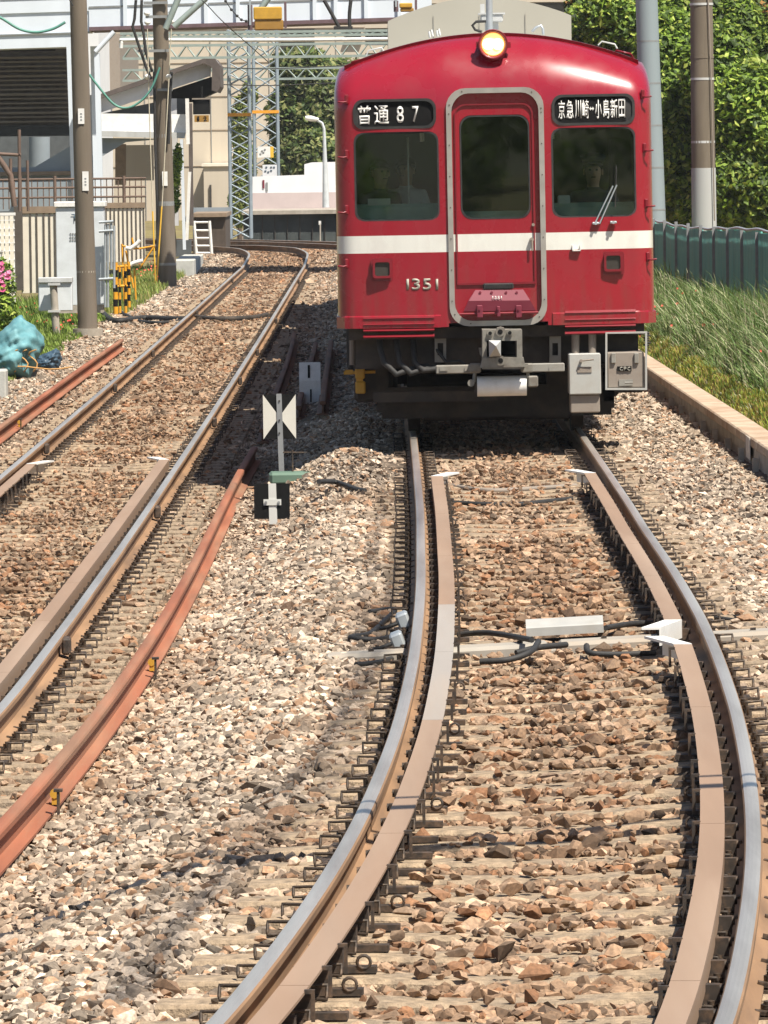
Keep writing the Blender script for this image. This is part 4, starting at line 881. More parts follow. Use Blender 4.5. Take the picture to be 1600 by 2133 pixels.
# ---------------------------------------------------------------- people seen through the glass
def person(loc,label,pose,skin,top,trousers=None,cap=False,face=0,scale=1.0,lean=0):
    e=empty('person',loc,label,'person',rot=(0,0,face))
    # one skinned body: joints, radii
    J={'pelvis':((0,0,.0),.135),'waist':((0,0,.14),.125),'chest':((0,-.01,.34),.150),'neckb':((0,0,.49),.060),'neck':((0,-.005,.55),.052),'head':((0,-.02,.64),.082),'crown':((0,-.015,.72),.080)}
    E=[('pelvis','waist'),('waist','chest'),('chest','neckb'),('neckb','neck'),('neck','head'),('head','crown')]
    for s,n in((-1,'l'),(1,'r')):
        J['sh'+n]=((s*.17,0,.44),.058); el,wr,kn,an,to=pose[n]
        J['el'+n]=(el,.042); J['wr'+n]=(wr,.028); J['ha'+n]=((wr[0]-s*.01,wr[1]-.07,wr[2]-.01),.030); J['hip'+n]=((s*.09,0,-.05),.085); J['kn'+n]=(kn,.060); J['an'+n]=(an,.038); J['to'+n]=(to,.035)
        E+=[('chest','sh'+n),('sh'+n,'el'+n),('el'+n,'wr'+n),('wr'+n,'ha'+n),('pelvis','hip'+n),('hip'+n,'kn'+n),('kn'+n,'an'+n),('an'+n,'to'+n)]
        for f in range(5):
            h=J['ha'+n][0]; sx=s*(.026-.013*f); L=[.045,.06,.065,.06,.05][f]; 
            b=((h[0]+sx,h[1]-.02,h[2]),.009); t=((h[0]+sx*1.15+(s*-.03 if f==4 else 0),h[1]-.02-L*.7,h[2]-.03),.0075)
            J['f%s%d'%(n,f)]=b; J['t%s%d'%(n,f)]=t; E+=[('ha'+n,'f%s%d'%(n,f)),('f%s%d'%(n,f),'t%s%d'%(n,f))]
    keys=list(J); me=bpy.data.meshes.new('body'); me.from_pydata([tuple(c*scale for c in J[k][0]) for k in keys],[(keys.index(a),keys.index(b)) for a,b in E],[])
    o=bpy.data.objects.new('body',me); COL.objects.link(o); md=o.modifiers.new('s','SKIN'); 
    for i,k in enumerate(keys): me.skin_vertices[0].data[i].radius=(J[k][1]*scale,)*2
    me.skin_vertices[0].data[0].use_root=True; o.modifiers.new('u','SUBSURF').levels=2
    dg=bpy.context.evaluated_depsgraph_get(); dg.update(); nm=bpy.data.meshes.new_from_object(o.evaluated_get(dg)); o.modifiers.clear(); o.data=nm
    nm.materials.clear()
    for m in(top,trousers or M['uniform'],M['skin']): nm.materials.append(m)
    hz=[J['ha'+n][0] for n in'lr']
    for f in nm.polygons:
        c=f.center; f.use_smooth=True
        mi=0 if c.z>.0 else 1
        if c.z>.525*scale or min((Vector(h)*scale-c).length for h in hz)<.12: mi=2
        f.material_index=mi
    o.parent=e
    mb=MB(); hd=Vector((0,-.02,.665))*scale
    for s in(-1,1): mb.tube([hd+Vector((s*.03,-.078,.01)),hd+Vector((s*.03,-.086,.01))],[.011,.006],8,0)
    mb.box(hd+Vector((0,-.082,-.055)),(.04,.01,.008)); mb.build('eyes_and_mouth',M['hair'],e)
    mb=MB(); mb.tube([hd+Vector((0,-.078,.01)),hd+Vector((0,-.102,-.022)),hd+Vector((0,-.080,-.030))],[.007,.014,.010],8)
    for s in(-1,1): mb.box(hd+Vector((s*.082,.005,-.01)),(.018,.03,.055),bev=.006)
    mb.build('nose_and_ears',M['skin'],e)
    bm=bmesh.new(); bmesh.ops.create_uvsphere(bm,u_segments=20,v_segments=12,radius=.098*scale)
    for v in bm.verts: v.co.z*=1.05
    bmesh.ops.delete(bm,geom=[v for v in bm.verts if (v.co.z<.012 and v.co.y<.02) or v.co.z<-.045],context='VERTS'); 
    me=bpy.data.meshes.new('hair'); bm.to_mesh(me); bm.free(); me.materials.append(M['hair']); h=bpy.data.objects.new('hair',me); COL.objects.link(h); h.parent=e; h.location=hd+Vector((0,.008,.018))
    if cap:
        mb=MB(); c=hd+Vector((0,0,.075)); mb.tube([c,c+Vector((0,0,.03)),c+Vector((0,-.01,.055)),c+Vector((0,-.01,.062))],[.100,.102,.118,.05],20); mb.box(c+Vector((0,-.11,.0)),(.13,.07,.012),bev=.004,rx=.25); mb.build('cap',M['uniform'],e)
    return e
def wl(x,y,z): return Matrix.Translation((TX,TY,0))@Matrix.Rotation(TT,4,'Y')@Vector((x,y,z))
sit={'l':((-.24,-.02,.22),(-.20,-.26,.20),(-.12,-.42,-.06),(-.12,-.40,-.46),(-.12,-.52,-.49)),'r':((.24,-.02,.22),(.20,-.26,.20),(.12,-.42,-.06),(.12,-.40,-.46),(.12,-.52,-.49))}
stand={'l':((-.22,.02,.18),(-.21,-.06,-.04),(-.10,0,-.45),(-.10,.02,-.85),(-.10,-.12,-.88)),'r':((.22,.02,.18),(.21,-.06,-.04),(.10,0,-.45),(.10,.02,-.85),(.10,-.12,-.88))}
c=T(1238,370,.9); person(wl(c.x,1.35,1.66),'train driver in dark uniform and cap, sitting behind the right-hand cab window',sit,M['skin'],M['uniform'],cap=True)
c=T(790,345,1.5); person(wl(c.x,1.9,1.68),'dark-haired person in dark clothes behind the left-hand cab window',stand,M['skin'],M['uniform'],face=.5)
c=T(838,345,1.5); person(wl(c.x+.03,2.15,1.70),'person in a pale shirt behind the left-hand cab window, beside the one in dark clothes',stand,M['skin'],M['shirt'],face=-.4)
# ---------------------------------------------------------------- fittings on and beside the tracks
def gz(x,y): return float(terrain(x,y))
def loc(e,p): return Vector(p)-Vector(e.location)
# steel sleeper with the white detector box and its cables
ys=36.45; zc=float(cant(ys)); th=math.atan(zc/1.5); cx=float(cR(ys))
e=empty('steel_sleeper',(cx,ys,-.172+zc/2),'smooth grey steel sleeper under the white trackside detector box','sleeper',rot=(0,-th,-.02))
mb=MB(); 
for a,b in((-1.25,-.80),(-.68,-.05),(.0,.65),(.80,1.25)): mb.box(((a+b)/2,0,.005),(b-a,.26,.085),bev=.02)
mb.box((0,0,-.02),(2.5,.22,.05)); mb.build('beam',M['boxgrey2'],e)
for x in(-.55,-.2,.25,.55,-1.0,1.05): MB().box((x,0,.052),(.03,.03,.018)).build('bolt',M['blackmetal'],e)
c=P(1179,1352,36.95); e=empty('detector_box',(c.x,c.y,c.z),'white metal detector box on short legs between the rails, black cables leaving it','trackside box',rot=(0,-th,-.02))
mb=MB(); w_=.42
mb.v=[]; mb.prism([(-.09,.0),(.09,.0),(.09,.075),(.05,.085),(-.08,.052),(-.09,.045)],-w_/2,w_/2,'X'); mb.v=[(v[0],v[1],v[2]+.085) for v in mb.v]; mb.build('cover',M['boxwhite'],e)
for x in(-.19,.19): MB().box((x,0,.02),(.025,.12,.14)).build('leg',M['blackmetal'],e)
mb=MB(); mb.box((0,0,.035),(.36,.13,.05)); mb.box((.02,-.06,.03),(.12,.06,.06),bev=.01); mb.build('terminal_block',M['black'],e)
def cable(pix,label,r=.016,z=None,name='cable',m='rubber',group=None,dz=.02):
    pts=[]
    for q in pix:
        u,v=q[:2]; zz=q[2] if len(q)>2 else None
        p=G(u,v,-.2)
        for _ in range(5): p=G(u,v,zz if zz is not None else gz(p.x,p.y)+dz+r)
        pts.append(p)
    # smooth
    out=[]
    for i in range(len(pts)-1):
        a=pts[max(i-1,0)];b=pts[i];c=pts[i+1];d=pts[min(i+2,len(pts)-1)]
        for k in range(6):
            t=k/6; out.append(.5*((2*b)+(c-a)*t+(2*a-5*b+4*c-d)*t*t+(3*b-a-3*c+d)*t**3))
    out.append(pts[-1]); o=out[0].copy(); mb=MB(); mb.tube([p-o for p in out],r,8); return mb.build(name,M[m],loc=o,label=label,cat='cable',group=group)
cable([(955,1322,-.11),(1010,1318,-.09),(1060,1324,-.08),(1108,1333,-.06)],'black cable curving from the check rail to the left end of the white box')
cable([(1000,1378,-.10),(1060,1374,-.09),(1105,1358,-.06),(1122,1336,-.04)],'thick black cable looping from the left leg of the white box over the steel sleeper')
cable([(1075,1360,-.08),(1120,1349,-.06),(1180,1343,-.06)],'short black cable along the top of the steel sleeper under the white box')
cable([(1222,1345,-.05),(1230,1360,-.08),(1290,1363,-.09),(1365,1360,-.09)],'black cable running right from the white box along the steel sleeper')
cable([(1262,1308,-.06),(1320,1299,-.08),(1385,1298,-.1)],'black cable leaving the right end of the white box towards the check rail')
cable([(770,1275),(822,1270),(798,1296),(770,1320),(730,1328),(790,1332),(838,1318)],'looped black cable on the ballast left of the left-hand running rail')
cable([(742,1385),(790,1380),(838,1364)],'short black cable stub pointing at the left-hand rail, below the looped one')
cable([(1480,1282),(1530,1286),(1556,1289),(1530,1293),(1488,1287)],'thin black cable loop right of the right-hand rail')
cable([(1515,1322),(1560,1334),(1640,1336)],'black cable running off to the right edge beside the right-hand rail')
cable([(940,1012),(1010,1022),(1080,1020),(1200,1012)],'dusty rust-coloured cable lying across the track just in front of the train',r=.02,m='boxtan')
cable([(945,1048),(1060,1052),(1190,1040)],'dark cable lying across the track in front of the train, nearer one of two',r=.022)
for u,v in((852,1290),(840,1332)):
    p=G(u-12,v,-.10); e=empty('rail_bond',(p.x,p.y,-.165),'%s grey-coated cable clamp fixed to the outside of the left-hand rail'%('upper' if v<1300 else 'lower'),'cable clamp')
    mb=MB(); mb.box((.0,0,.06),(.07,.24,.09),bev=.012,ry=-.35); mb.build('plate',M['galv'],e); mb=MB(); mb.tube([(-.03,-.10,.05),(-.09,-.14,.03),(-.13,-.10,.02)],.012,6); mb.build('lead',M['rubber'],e)
# signs between the tracks
def groundpt(u,v):
    p=G(u,v,-.3)
    for _ in range(8): p=G(u,v,gz(p.x,p.y))
    return p
ysg=58.3; c0=P(583,1010,ysg); g0=gz(c0.x,ysg); e=empty('limit_sign',(c0.x,ysg,g0),'black and white hourglass sign on a grey flat post, between the tracks','sign')
k=ysg/FPX
def rel(u,v,y=ysg): p=P(u,v,y)-e.location; return (p.x,p.z)
a=rel(547.5,822);b=rel(616,821);c=rel(617,914);d=rel(549,915); m=((a[0]+c[0])/2,(a[1]+c[1])/2)
mb=MB(); mb.prism([a,b,c,d],.0,.004,'Y'); bd=mb.build('board',M['black'],e)
mb=MB(); mb.prism([a,m,d],-.003,0,'Y'); mb.prism([b,c,m],-.003,0,'Y'); mb.build('white_triangle',M['white2'],bd)
mb=MB(); t=rel(581,820);q=rel(588,1020); mb.add([(t[0]-.023,-.012,t[1]),(t[0]+.023,-.012,t[1]),(q[0]+.023,-.012,q[1]),(q[0]-.023,-.012,q[1]),(t[0]-.023,-.004,t[1]),(t[0]+.023,-.004,t[1]),(q[0]+.023,-.004,q[1]),(q[0]-.023,-.004,q[1])],[(0,1,2,3),(4,5,6,7),(0,4,5,1),(1,5,6,2),(2,6,7,3),(3,7,4,0)]); mb.build('post',M['galvdull'],e)
for v in(835,875,902): p=rel(582,v); mb=MB(); mb.cyl((p[0],-.02,p[1]),(p[0],-.012,p[1]),.008,8); mb.build('bolt',M['under'],e)
ysg=53.2; c0=P(568,1088,ysg); g0=gz(c0.x,ysg); e=empty('cross_sign',(c0.x,ysg,g0),'low black square sign with a pale cross strip, nearest of the signs','sign')
a=rel(529,1007,ysg);b=rel(603.5,1007,ysg);c=rel(604,1081,ysg);d=rel(529.5,1081,ysg)
MB().prism([a,b,c,d],0,.005,'Y').build('board',M['black'],e)
t0=rel(559,1007,ysg);t1=rel(575,1007,ysg);t2=rel(578,1092,ysg);t3=rel(561,1092,ysg); MB().prism([t0,t1,t2,t3],-.006,0,'Y').build('strip',M['lightgrey2'],e)
t0=rel(549,1040,ysg);t1=rel(586,1052,ysg); s=MB().prism([t0,(t1[0],t0[1]),t1,(t0[0],t1[1])],-.014,-.006,'Y').build('cross_plate',M['lightgrey2'],e)
for u in(554,581): p=rel(u,1046,ysg); mb=MB(); mb.cyl((p[0],-.024,p[1]),(p[0],-.014,p[1]),.011,6); mb.build('bolt',M['galvdull'],s)
ysg=78.; c0=P(646,832,ysg); g0=gz(c0.x,ysg); e=empty('marker_post',(c0.x,ysg,g0),"small white block with two black strokes, in the train's shadow",'marker post')
w2=.122; zt=rel(645,755,ysg)[1]; zm=rel(645,793,ysg)[1]
mb=MB(); mb.prism([(.0,-.05),(.0,zm),(.05,zt),(.09,zt),(.09,-.05)],-w2,w2,'X'); mb.build('block',M['white'],e)
mb=MB(); mb.box((-.01,.022,(zt+zm)/2),(.026,.012,(zt-zm)*.72),rx=-.2); mb.build('stroke',M['black'],e); mb=MB(); mb.box((.01,-.003,zm*.42),(.018,.008,zm*.5)); mb.build('stroke',M['black'],e)
# green box with a rod
p=groundpt(612,1004); e=empty('ground_box',(p.x,p.y,p.z-.02),'low green box on the ballast heap with a thin upright rod','trackside box')
k=p.y/FPX; mb=MB(); mb.box((0,.12,.05),(103*k,.34,.10),bev=.02,rz=.05); mb.build('lid',M['green'],e)
mb=MB(); mb.tube([(-.01,.16,.08),(-.012,.16,.28)],.008,6); mb.tube([(-.09,.16,.262),(.11,.16,.258)],.006,6); mb.build('rod',M['blackmetal'],e)
cable([(664,1003),(700,1004),(740,1018),(760,1022)],'black cable emerging from the green box on the ballast heap',r=.02)
# cables across the far track
cable([(232,640),(262,655),(290,668),(330,672),(380,668)],'second thinner black cable beside the thick one at the cabinet foot',r=.03)
cable([(215,652),(240,668),(300,662),(355,664),(385,664)],'thick black cable from the cabinet foot to the empty track',r=.05)
cable([(408,660),(450,664),(520,662),(556,656)],'dark pipe laid between the rails of the empty track',r=.045,m='under',dz=.05)
# ---------------------------------------------------------------- kerb wall on the right
def wx(y): return 3.19-.0085*(y-56.8)
e=empty('retaining_kerb',(wx(60),60,-.24),'low brown concrete block kerb holding back the grassy bank on the right','kerb wall')
y=50.
while y<150:
    L=.98; x=wx(y+.5); mb=MB(); mb.box((x+.12-e.location.x,y+L/2-60,.225),(.245,L,.09),bev=.012,rz=.0085+rnd.uniform(-.004,.004)); mb.build('cap_block',M['conctop'],e); y+=1.0
mb=MB(); ysx=np.arange(50,151,2.); 
for i in range(len(ysx)-1):
    for zz,off,h in((.135,.02,.09),(.02,.03,.14),(-.09,.05,.12)): mb.box((wx(ysx[i]+1)+.12+off*.5-e.location.x,ysx[i]+1-60,zz),(.23-off,1.99,h),rz=.0085)
mb.build('base_course',M['conc'],e,kind='stuff')
for yy in np.arange(52,100,2.0):
    mb=MB(); mb.box((wx(yy)-.01-e.location.x,yy-60,.0),(.05,.09,.24)); mb.build('stake',M['conc'],e)
mb=MB(); mb.box((wx(59.1)-.004-e.location.x,59.1-60,.165),(.006,.62,.19)); mb.build('painted_patch',M['kstone'],e)
# ---------------------------------------------------------------- corrugated fence
def fpos(t): return Vector((5.55+(4.45-5.55)*t,88+(118-88)*t,0))
e=empty('corrugated_fence',(5.0,103,0),'teal green corrugated metal fence with a wavy top on the bank','fence')
NPAN=64
for k in range(NPAN):
    a=fpos(k/NPAN)-e.location; b=fpos((k+1)/NPAN)-e.location; ht=1.27+.012*math.sin(k*.9)+rnd.uniform(-.015,.015)+.05*math.sin(k*.11); mb=MB(); rows=[]
    n=10; d=(b-a); nr=Vector((d.y,-d.x,0)).normalized()
    for z in(-.1,ht*.5,ht):
        rows.append([(a+d*(i/n*1.03)-nr*(.035*(1 if (i%5) in(1,2) else -1))*-1+Vector((0,0,z+ (.0)))) for i in range(n+1)])
    mb.sheet(rows,smooth=False); rows=[[p+nr*.003 for p in r] for r in rows]; mb.build('panel',M['teal'],e,fix=False)
for k in range(0,NPAN+1,5):
    a=fpos(k/NPAN)-e.location; MB().box((a.x-.05,a.y,.6),(.05,.05,1.45)).build('post',M['galvdull'],e)
mb=MB(); mb.tube([fpos(k/NPAN)-e.location+Vector((0,0,1.30+.05*math.sin(k*.11)+.012*math.sin(k*.9))) for k in range(NPAN+1)],.022,6); mb.build('top_rail',M['galv'],e)
# ---------------------------------------------------------------- poles on the right
def pole(name,top,bot,y,rt,rb,m,label,cat='utility pole',zg=None,ext=0):
    a=P(*top,y); b=P(*bot,y); zb=b.z if zg is None else zg; d=(a-b); 
    if zg is not None: b=b-d*((b.z-zg)/d.z)
    a=a+d.normalized()*ext
    e=empty(name,b,label,cat); mb=MB(); n=8; mb.tube([(a-b)*(i/n) for i in range(n+1)],[rb+(rt-rb)*i/n for i in range(n+1)],24); mb.build('shaft',m if not isinstance(m,str) else M[m],e); return e,a-b
e,ax=pole('steel_pole',(1347,0),(1366,572),126,.195,.225,'postgrey','tall grey steel pole rising right behind the red train, on a concrete footing','pole',ext=2)
for t in(.06,.17,.28,.39,.5,.61,.72,.85): p=ax*t; mb=MB(); mb.tube([p-Vector((0,0,.015)),p+Vector((0,0,.015))],.228-.03*t,24); mb.build('seam',M['galvdull'],e)
c=P(1385,590,126); MB().box((0,0,0),(.62,.7,.9),bev=.02).build('footing',M['conc'],e,loc=(c.x-e.location.x-.06,0,-.42))
e,ax=pole('utility_pole',(1461,0),(1467,470),118,.185,.215,'pole','brown concrete pole with a white-painted foot, behind the teal fence',zg=.3,ext=2)
L=ax.z; s2=S(118)
p=lambda v:(470-v)/s2+(P(1467,470,118).z-.3)
mb=MB(); mb.tube([ax.normalized()*.0,ax.normalized()*p(350)],[.218,.212],24); mb.build('white_foot',M['whiteband'],e)
for v in(10,165,296,120): 
    q=ax.normalized()*p(v); mb=MB(); mb.tube([q-Vector((0,0,.02)),q+Vector((0,0,.02))],.206,20); mb.build('strap',M['lightgrey'] if v!=120 else M['pole'],e)
mb=MB(); mb.tube([ax.normalized()*p(v)+Vector((.10+.07*t,-.2,0)) for v,t in((-40,.0),(60,.3),(160,.6),(350,.9),(460,1.))],.012,6); mb.build('conduit',M['boxtan'],e)
# ---------------------------------------------------------------- foliage
def leafcloud(lobes,n,size,palette,seed,surf=.75,aspect=.55,droop=0.):
    r=np.random.default_rng(seed); w_=np.array([l[3]*l[4]*l[5] for l in lobes])**(2/3); w_/=w_.sum(); idx=r.choice(len(lobes),n,p=w_); Lb=np.array(lobes)[idx]
    d=r.normal(size=(n,3)); d/=np.linalg.norm(d,axis=1)[:,None]; rad=np.where(r.uniform(size=n)<surf,r.uniform(.82,1.08,n),r.uniform(.3,.85,n))
    # clumps
    c=Lb[:,:3]+d*Lb[:,3:6]*rad[:,None]
    cl=np.sin(c[:,0]*4.1+seed)*np.sin(c[:,1]*3.3+1)*np.sin(c[:,2]*4.7+2); keep=(cl>-.30)|(r.uniform(size=n)<.30); c=c[keep];d=d[keep];n=len(c)
    nrm=d*.55+r.normal(size=(n,3))*.55+np.array([.1,-.2,.55]); nrm/=np.linalg.norm(nrm,axis=1)[:,None]
    t=np.cross(nrm,r.normal(size=(n,3))); t/=np.linalg.norm(t,axis=1)[:,None]; t[:,2]-=droop; t/=np.linalg.norm(t,axis=1)[:,None]; b=np.cross(nrm,t)
    s=size*r.uniform(.6,1.25,n)[:,None]
    V=np.stack([c-t*s,c+b*s*aspect-nrm*s*.12,c+t*s,c-b*s*aspect-nrm*s*.12],1).reshape(-1,3)
    F=(np.array([[0,1,2],[0,2,3]])[None]+(np.arange(n)*4)[:,None,None]).reshape(-1,3)
    pal=np.array(palette); k=r.integers(0,len(pal),n); base=pal[k]*r.normal(1,.16,n)[:,None]*(1+.22*np.sin(c[:,0]*1.9+c[:,2]*2.3+seed))[:,None]
    return V,F,np.repeat(np.clip(base,.005,.9),4,0)
def tree(name,label,lobes,n,size,pal,seed,trunk,m='leaf',cat='tree',group=None,**kw):
    e=empty(name,trunk[0],label,cat,group); o=np.array(trunk[0])
    V,F,C=leafcloud([(l[0]-o[0],l[1]-o[1],l[2]-o[2],*l[3:]) for l in lobes],n,size,pal,seed,**kw)
    c=cloud_mesh('crown',V,F,C,M[m]); c.parent=e
    mb=MB(); tp_=Vector(trunk[1])-Vector(trunk[0]); mb.tube([(0,0,-.1),tp_*.5+Vector((.05,0,0)),tp_],[trunk[2],trunk[2]*.75,trunk[2]*.5],10)
    for l in lobes[:10]:
        q=Vector(l[:3])-Vector(trunk[0]); mb.tube([tp_*.6,(tp_*.6+q)/2+Vector((0,0,.1)),q],[trunk[2]*.4,trunk[2]*.25,trunk[2]*.1],6)
    mb.build('trunk',M['bark'],e); return e
def lb(u,v,y,ru,rv,ry=None): p=P(u,v,y); k=y/FPX; return (p.x,p.y,p.z,ru*k,ry or ru*k*.8,rv*k)
G1=[(.17,.27,.025),(.25,.37,.04),(.10,.17,.018),(.42,.50,.09),(.05,.09,.012),(.13,.21,.02)]
G2=[(.05,.09,.02),(.09,.14,.03),(.035,.06,.015)]
RD=[(.30,.16,.04),(.35,.24,.06),(.16,.22,.04)]
lobes=[lb(*q) for q in((1240,90,132,80,90),(1300,40,131,90,80),(1400,120,130,80,100),(1290,170,132,110,90),(1400,240,129,90,90),(1500,160,128,80,110),(1570,250,127,90,120),(1440,340,129,90,90),(1540,380,127,90,80),(1390,420,130,70,60),(1500,440,128,90,50),(1600,400,127,80,90),(1520,60,131,70,70),(1640,150,129,90,120),(1660,320,128,80,130),(1420,20,133,80,60))]
tree('broadleaf_tree','big bright green broadleaf tree filling the view behind the two poles on the right',lobes,92000,.078,G1,5,((5.9,131,.2),(5.8,131,3.0),.22))
lobes=[lb(*q) for q in((1560,10,136,80,60),(1620,60,136,70,60),(1500,-20,137,60,50),(1230,10,136,50,45))]
tree('broadleaf_tree','darker reddish-tipped tree at the top right corner, above the bright green one',lobes,14000,.078,G2+RD[:1]+RD[2:],8,((7.2,137,.2),(7.0,137,5.2),.2))
# trees beyond the platform
lobes=[lb(*q) for q in((640,160,243,60,60),(690,250,242,70,80),(610,250,243,55,80),(650,330,241,70,60),(720,340,241,60,60),(590,340,243,40,50),(720,180,244,60,60),(600,140,244,35,40),(760,280,242,60,90))]
tree('broadleaf_tree','dark olive tree behind the pink and white platform wall, next to the train',lobes,26000,.13,[(.10,.15,.03),(.16,.20,.05),(.06,.10,.025),(.25,.26,.09)],12,((-2.4,243,-.3),(-2.4,243,3.),.2))
lobes=[lb(*q) for q in((503,260,232,20,60),(510,350,232,22,70),(498,420,230,20,50),(520,200,232,16,30))]
tree('slender_tree','thin yellow-green tree seen through the lattice masts',lobes,5000,.12,[(.20,.24,.05),(.12,.17,.03),(.30,.32,.08)],13,((-4.8,232,-.4),(-4.8,232,3.),.08))
lobes=[lb(*q) for q in((366,390,168,8,50),(370,330,168,7,30))]
tree('shrub','small green shrub between the dark pole and the white posts',lobes,900,.09,G1,14,((-5.1,168,-.4),(-5.1,168,1.),.03),cat='shrub')
# grass
def grass(name,n,xf,y0,y1,h,wd,pal,label,seed,lean=.35,curl=.5,kill=None):
    r=np.random.default_rng(seed); y=r.uniform(y0,y1,n); x=xf(y,r.uniform(0,1,n)); hh=h(x,y)*r.uniform(.45,1.25,n)*(1+.35*lownoise(x,y,2.,seed))
    k=hh>.02; x,y,hh=x[k],y[k],hh[k]; n=len(x); z=terrain(x,y)
    a=r.uniform(0,6.283,n); dx=np.cos(a)*.6-.35; dy=np.sin(a)*.6-.2; ln=lean*r.uniform(.2,1.6,n)*hh; px,py=-np.sin(a),np.cos(a)
    rows=[]
    for t,wf in((0,1),(.45,.85),(.8,.5),(1.0,0)):
        off=ln*t**2; zz=z+hh*(t-curl*.35*t**3)
        rows.append((x+dx*off,y+dy*off,zz,wd*wf*r.uniform(.7,1.3,n)))
    V=[];
    for X_,Y_,Z_,w_ in rows[:3]: V+= [np.stack([X_-px*w_,Y_-py*w_,Z_],-1),np.stack([X_+px*w_,Y_+py*w_,Z_],-1)]
    V.append(np.stack([rows[3][0],rows[3][1],rows[3][2]],-1)); V=np.stack(V,1).reshape(-1,3)
    f=np.array([[0,1,3],[0,3,2],[2,3,5],[2,5,4],[4,5,6]]); F=(f[None]+(np.arange(n)*7)[:,None,None]).reshape(-1,3)
    pal=np.array(pal); C=pal[r.integers(0,len(pal),n)]*r.normal(1,.18,n)[:,None]*(1+.25*lownoise(x,y,1.4,seed+3))[:,None]
    cloud_mesh(name,V,F,np.repeat(np.clip(C,.01,.8),7,0),M['grass'],kind='stuff',label=label,cat='grass')
xr=lambda y,t: wx(y)+.27+t*(np.interp(y,[60,88,118,150],[2.4,2.1,1.4,2.2]))
def hr(x,y): d=x-wx(y)-.27; return np.clip(.07+.62*np.clip((d-.25)/.5,0,1),0,.66)*np.interp(y,[60,75,90,150],[1.,1.,.82,.6])*np.clip(.75+.9*lownoise(x,y,3.2,77),.25,1.3)
grass('tall_grass',60000,xr,58,128,hr,.008,[(.09,.16,.03),(.15,.24,.06),(.30,.34,.15),(.06,.11,.02),(.46,.45,.28),(.11,.19,.05)],'tall wispy grass on the bank between the kerb and the teal fence',31,lean=.7)
grass('short_grass',26000,lambda y,t: wx(y)+.25+t*.55,58,110,lambda x,y:.09+0*x,.009,[(.24,.29,.03),(.33,.31,.05),(.13,.21,.03),(.30,.22,.07)],'short yellow-green grass along the top of the kerb',32)
grass('weedy_grass',52000,lambda y,t:-5.0-t*3.4-.1*np.sin(y),88,128,lambda x,y:np.clip(.10+.30*np.clip((-5.15-x)/.9,0,1),0,.42),.010,[(.17,.27,.03),(.24,.36,.05),(.32,.42,.10),(.12,.19,.03)],'bright green weeds around the foot of the left-hand pole and cabinets',33)
grass('weedy_grass',9000,lambda y,t:-4.75-t*1.6,128,172,lambda x,y:.22+0*x,.012,[(.20,.28,.04),(.28,.36,.08),(.34,.32,.10)],'green weeds between the striped barrier and the farther pole',34)
# poppies and azalea
def blossoms(name,pts,size,pal,label,cat,stemz,seed):
    r=np.random.default_rng(seed); n=len(pts); c=np.array(pts); V=[];F=[];C=[];o=0
    for i in range(n):
        s=size*r.uniform(.6,1.2); a0=r.uniform(0,1.2); nn=Vector((r.normal()*.4,-.8,.6+r.normal()*.3)).normalized(); t=nn.orthogonal().normalized(); b=nn.cross(t); col=np.array(pal[r.integers(0,len(pal))])*r.normal(1,.1)
        for k in range(5):
            a=a0+k*1.2566; d=t*math.cos(a)+b*math.sin(a); e_=t*math.cos(a+.6)+b*math.sin(a+.6); g=t*math.cos(a-.6)+b*math.sin(a-.6); p=Vector(c[i])
            V+=[p,p+e_*s*.7+nn*s*.2,p+d*s+nn*s*.3,p+g*s*.7+nn*s*.2]; F+=[(o,o+1,o+2),(o,o+2,o+3)]; C+=[col]*4; o+=4
    return V,F,C
pts=[]
for _ in range(85):
    u=rnd.uniform(30,170); v=rnd.uniform(645,712); p=groundpt(u,v) ; 
    if p.x<-5.05: pts.append((p.x,p.y,p.z+rnd.uniform(.18,.36)))
for _ in range(26):
    u=rnd.uniform(285,330); v=rnd.uniform(560,600); p=groundpt(u,v+6); pts.append((p.x,p.y,p.z+rnd.uniform(.2,.4)))
for _ in range(34):
    y=rnd.uniform(62,98); x=wx(y)+rnd.uniform(.4,1.6); pts.append((x,y,gz(x,y)+rnd.uniform(.2,.55)))
V,F,C=blossoms('poppies',pts,.022,[(.75,.10,.05),(.80,.16,.10),(.70,.08,.06)],'','',0,3)
cloud_mesh('poppies',np.array([v[:] for v in V]),np.array(F),np.array(C),M['petal'],kind='stuff',label='scattered small red poppies in the grass on both sides',cat='flowers')
lobes=[(x,-16+dy,z,rx,1.5,rz) for x,dy,z,rx,rz in((-3.5,0,1.6,1.6,1.3),(-1.2,1,3.2,1.5,1.2),(1.2,0,2.2,1.3,1.1),(3.4,1,3.6,1.6,1.3),(5.2,0,1.8,1.4,1.2),(.4,0,4.6,1.4,1.0),(-3.,1,4.6,1.4,1.1))]  # out-of-view trees added so the cab windows have something to reflect
tree('broadleaf_tree','green tree added behind the viewer, seen only mirrored in the train windows',lobes,15000,.10,G1,55,((0.5,-16,-.3),(.5,-16,2.6),.2))
for sx,lab in((-1,'left'),(1,'right')):  # two more added where the angled side windows reflect
    lobes=[(sx*25+x,-14+dy,z,rx,1.5,rz) for x,dy,z,rx,rz in((-5,0,1.6,2.0,1.5),(-2.2,1,3.4,1.7,1.4),(1.2,0,2.0,1.6,1.3),(4.4,1,3.4,2.,1.5),(6.8,0,1.6,1.7,1.3),(.4,0,4.8,1.6,1.1))]
    tree('broadleaf_tree','green tree added behind the viewer on the %s, seen only mirrored in a side cab window'%lab,lobes,12000,.12,G1,57+sx,((sx*25,-14,-.3),(sx*25,-14,2.6),.2))
e=empty('azalea_bush',tuple(groundpt(-10,640)),'azalea bush with pink flowers at the left edge','bush')
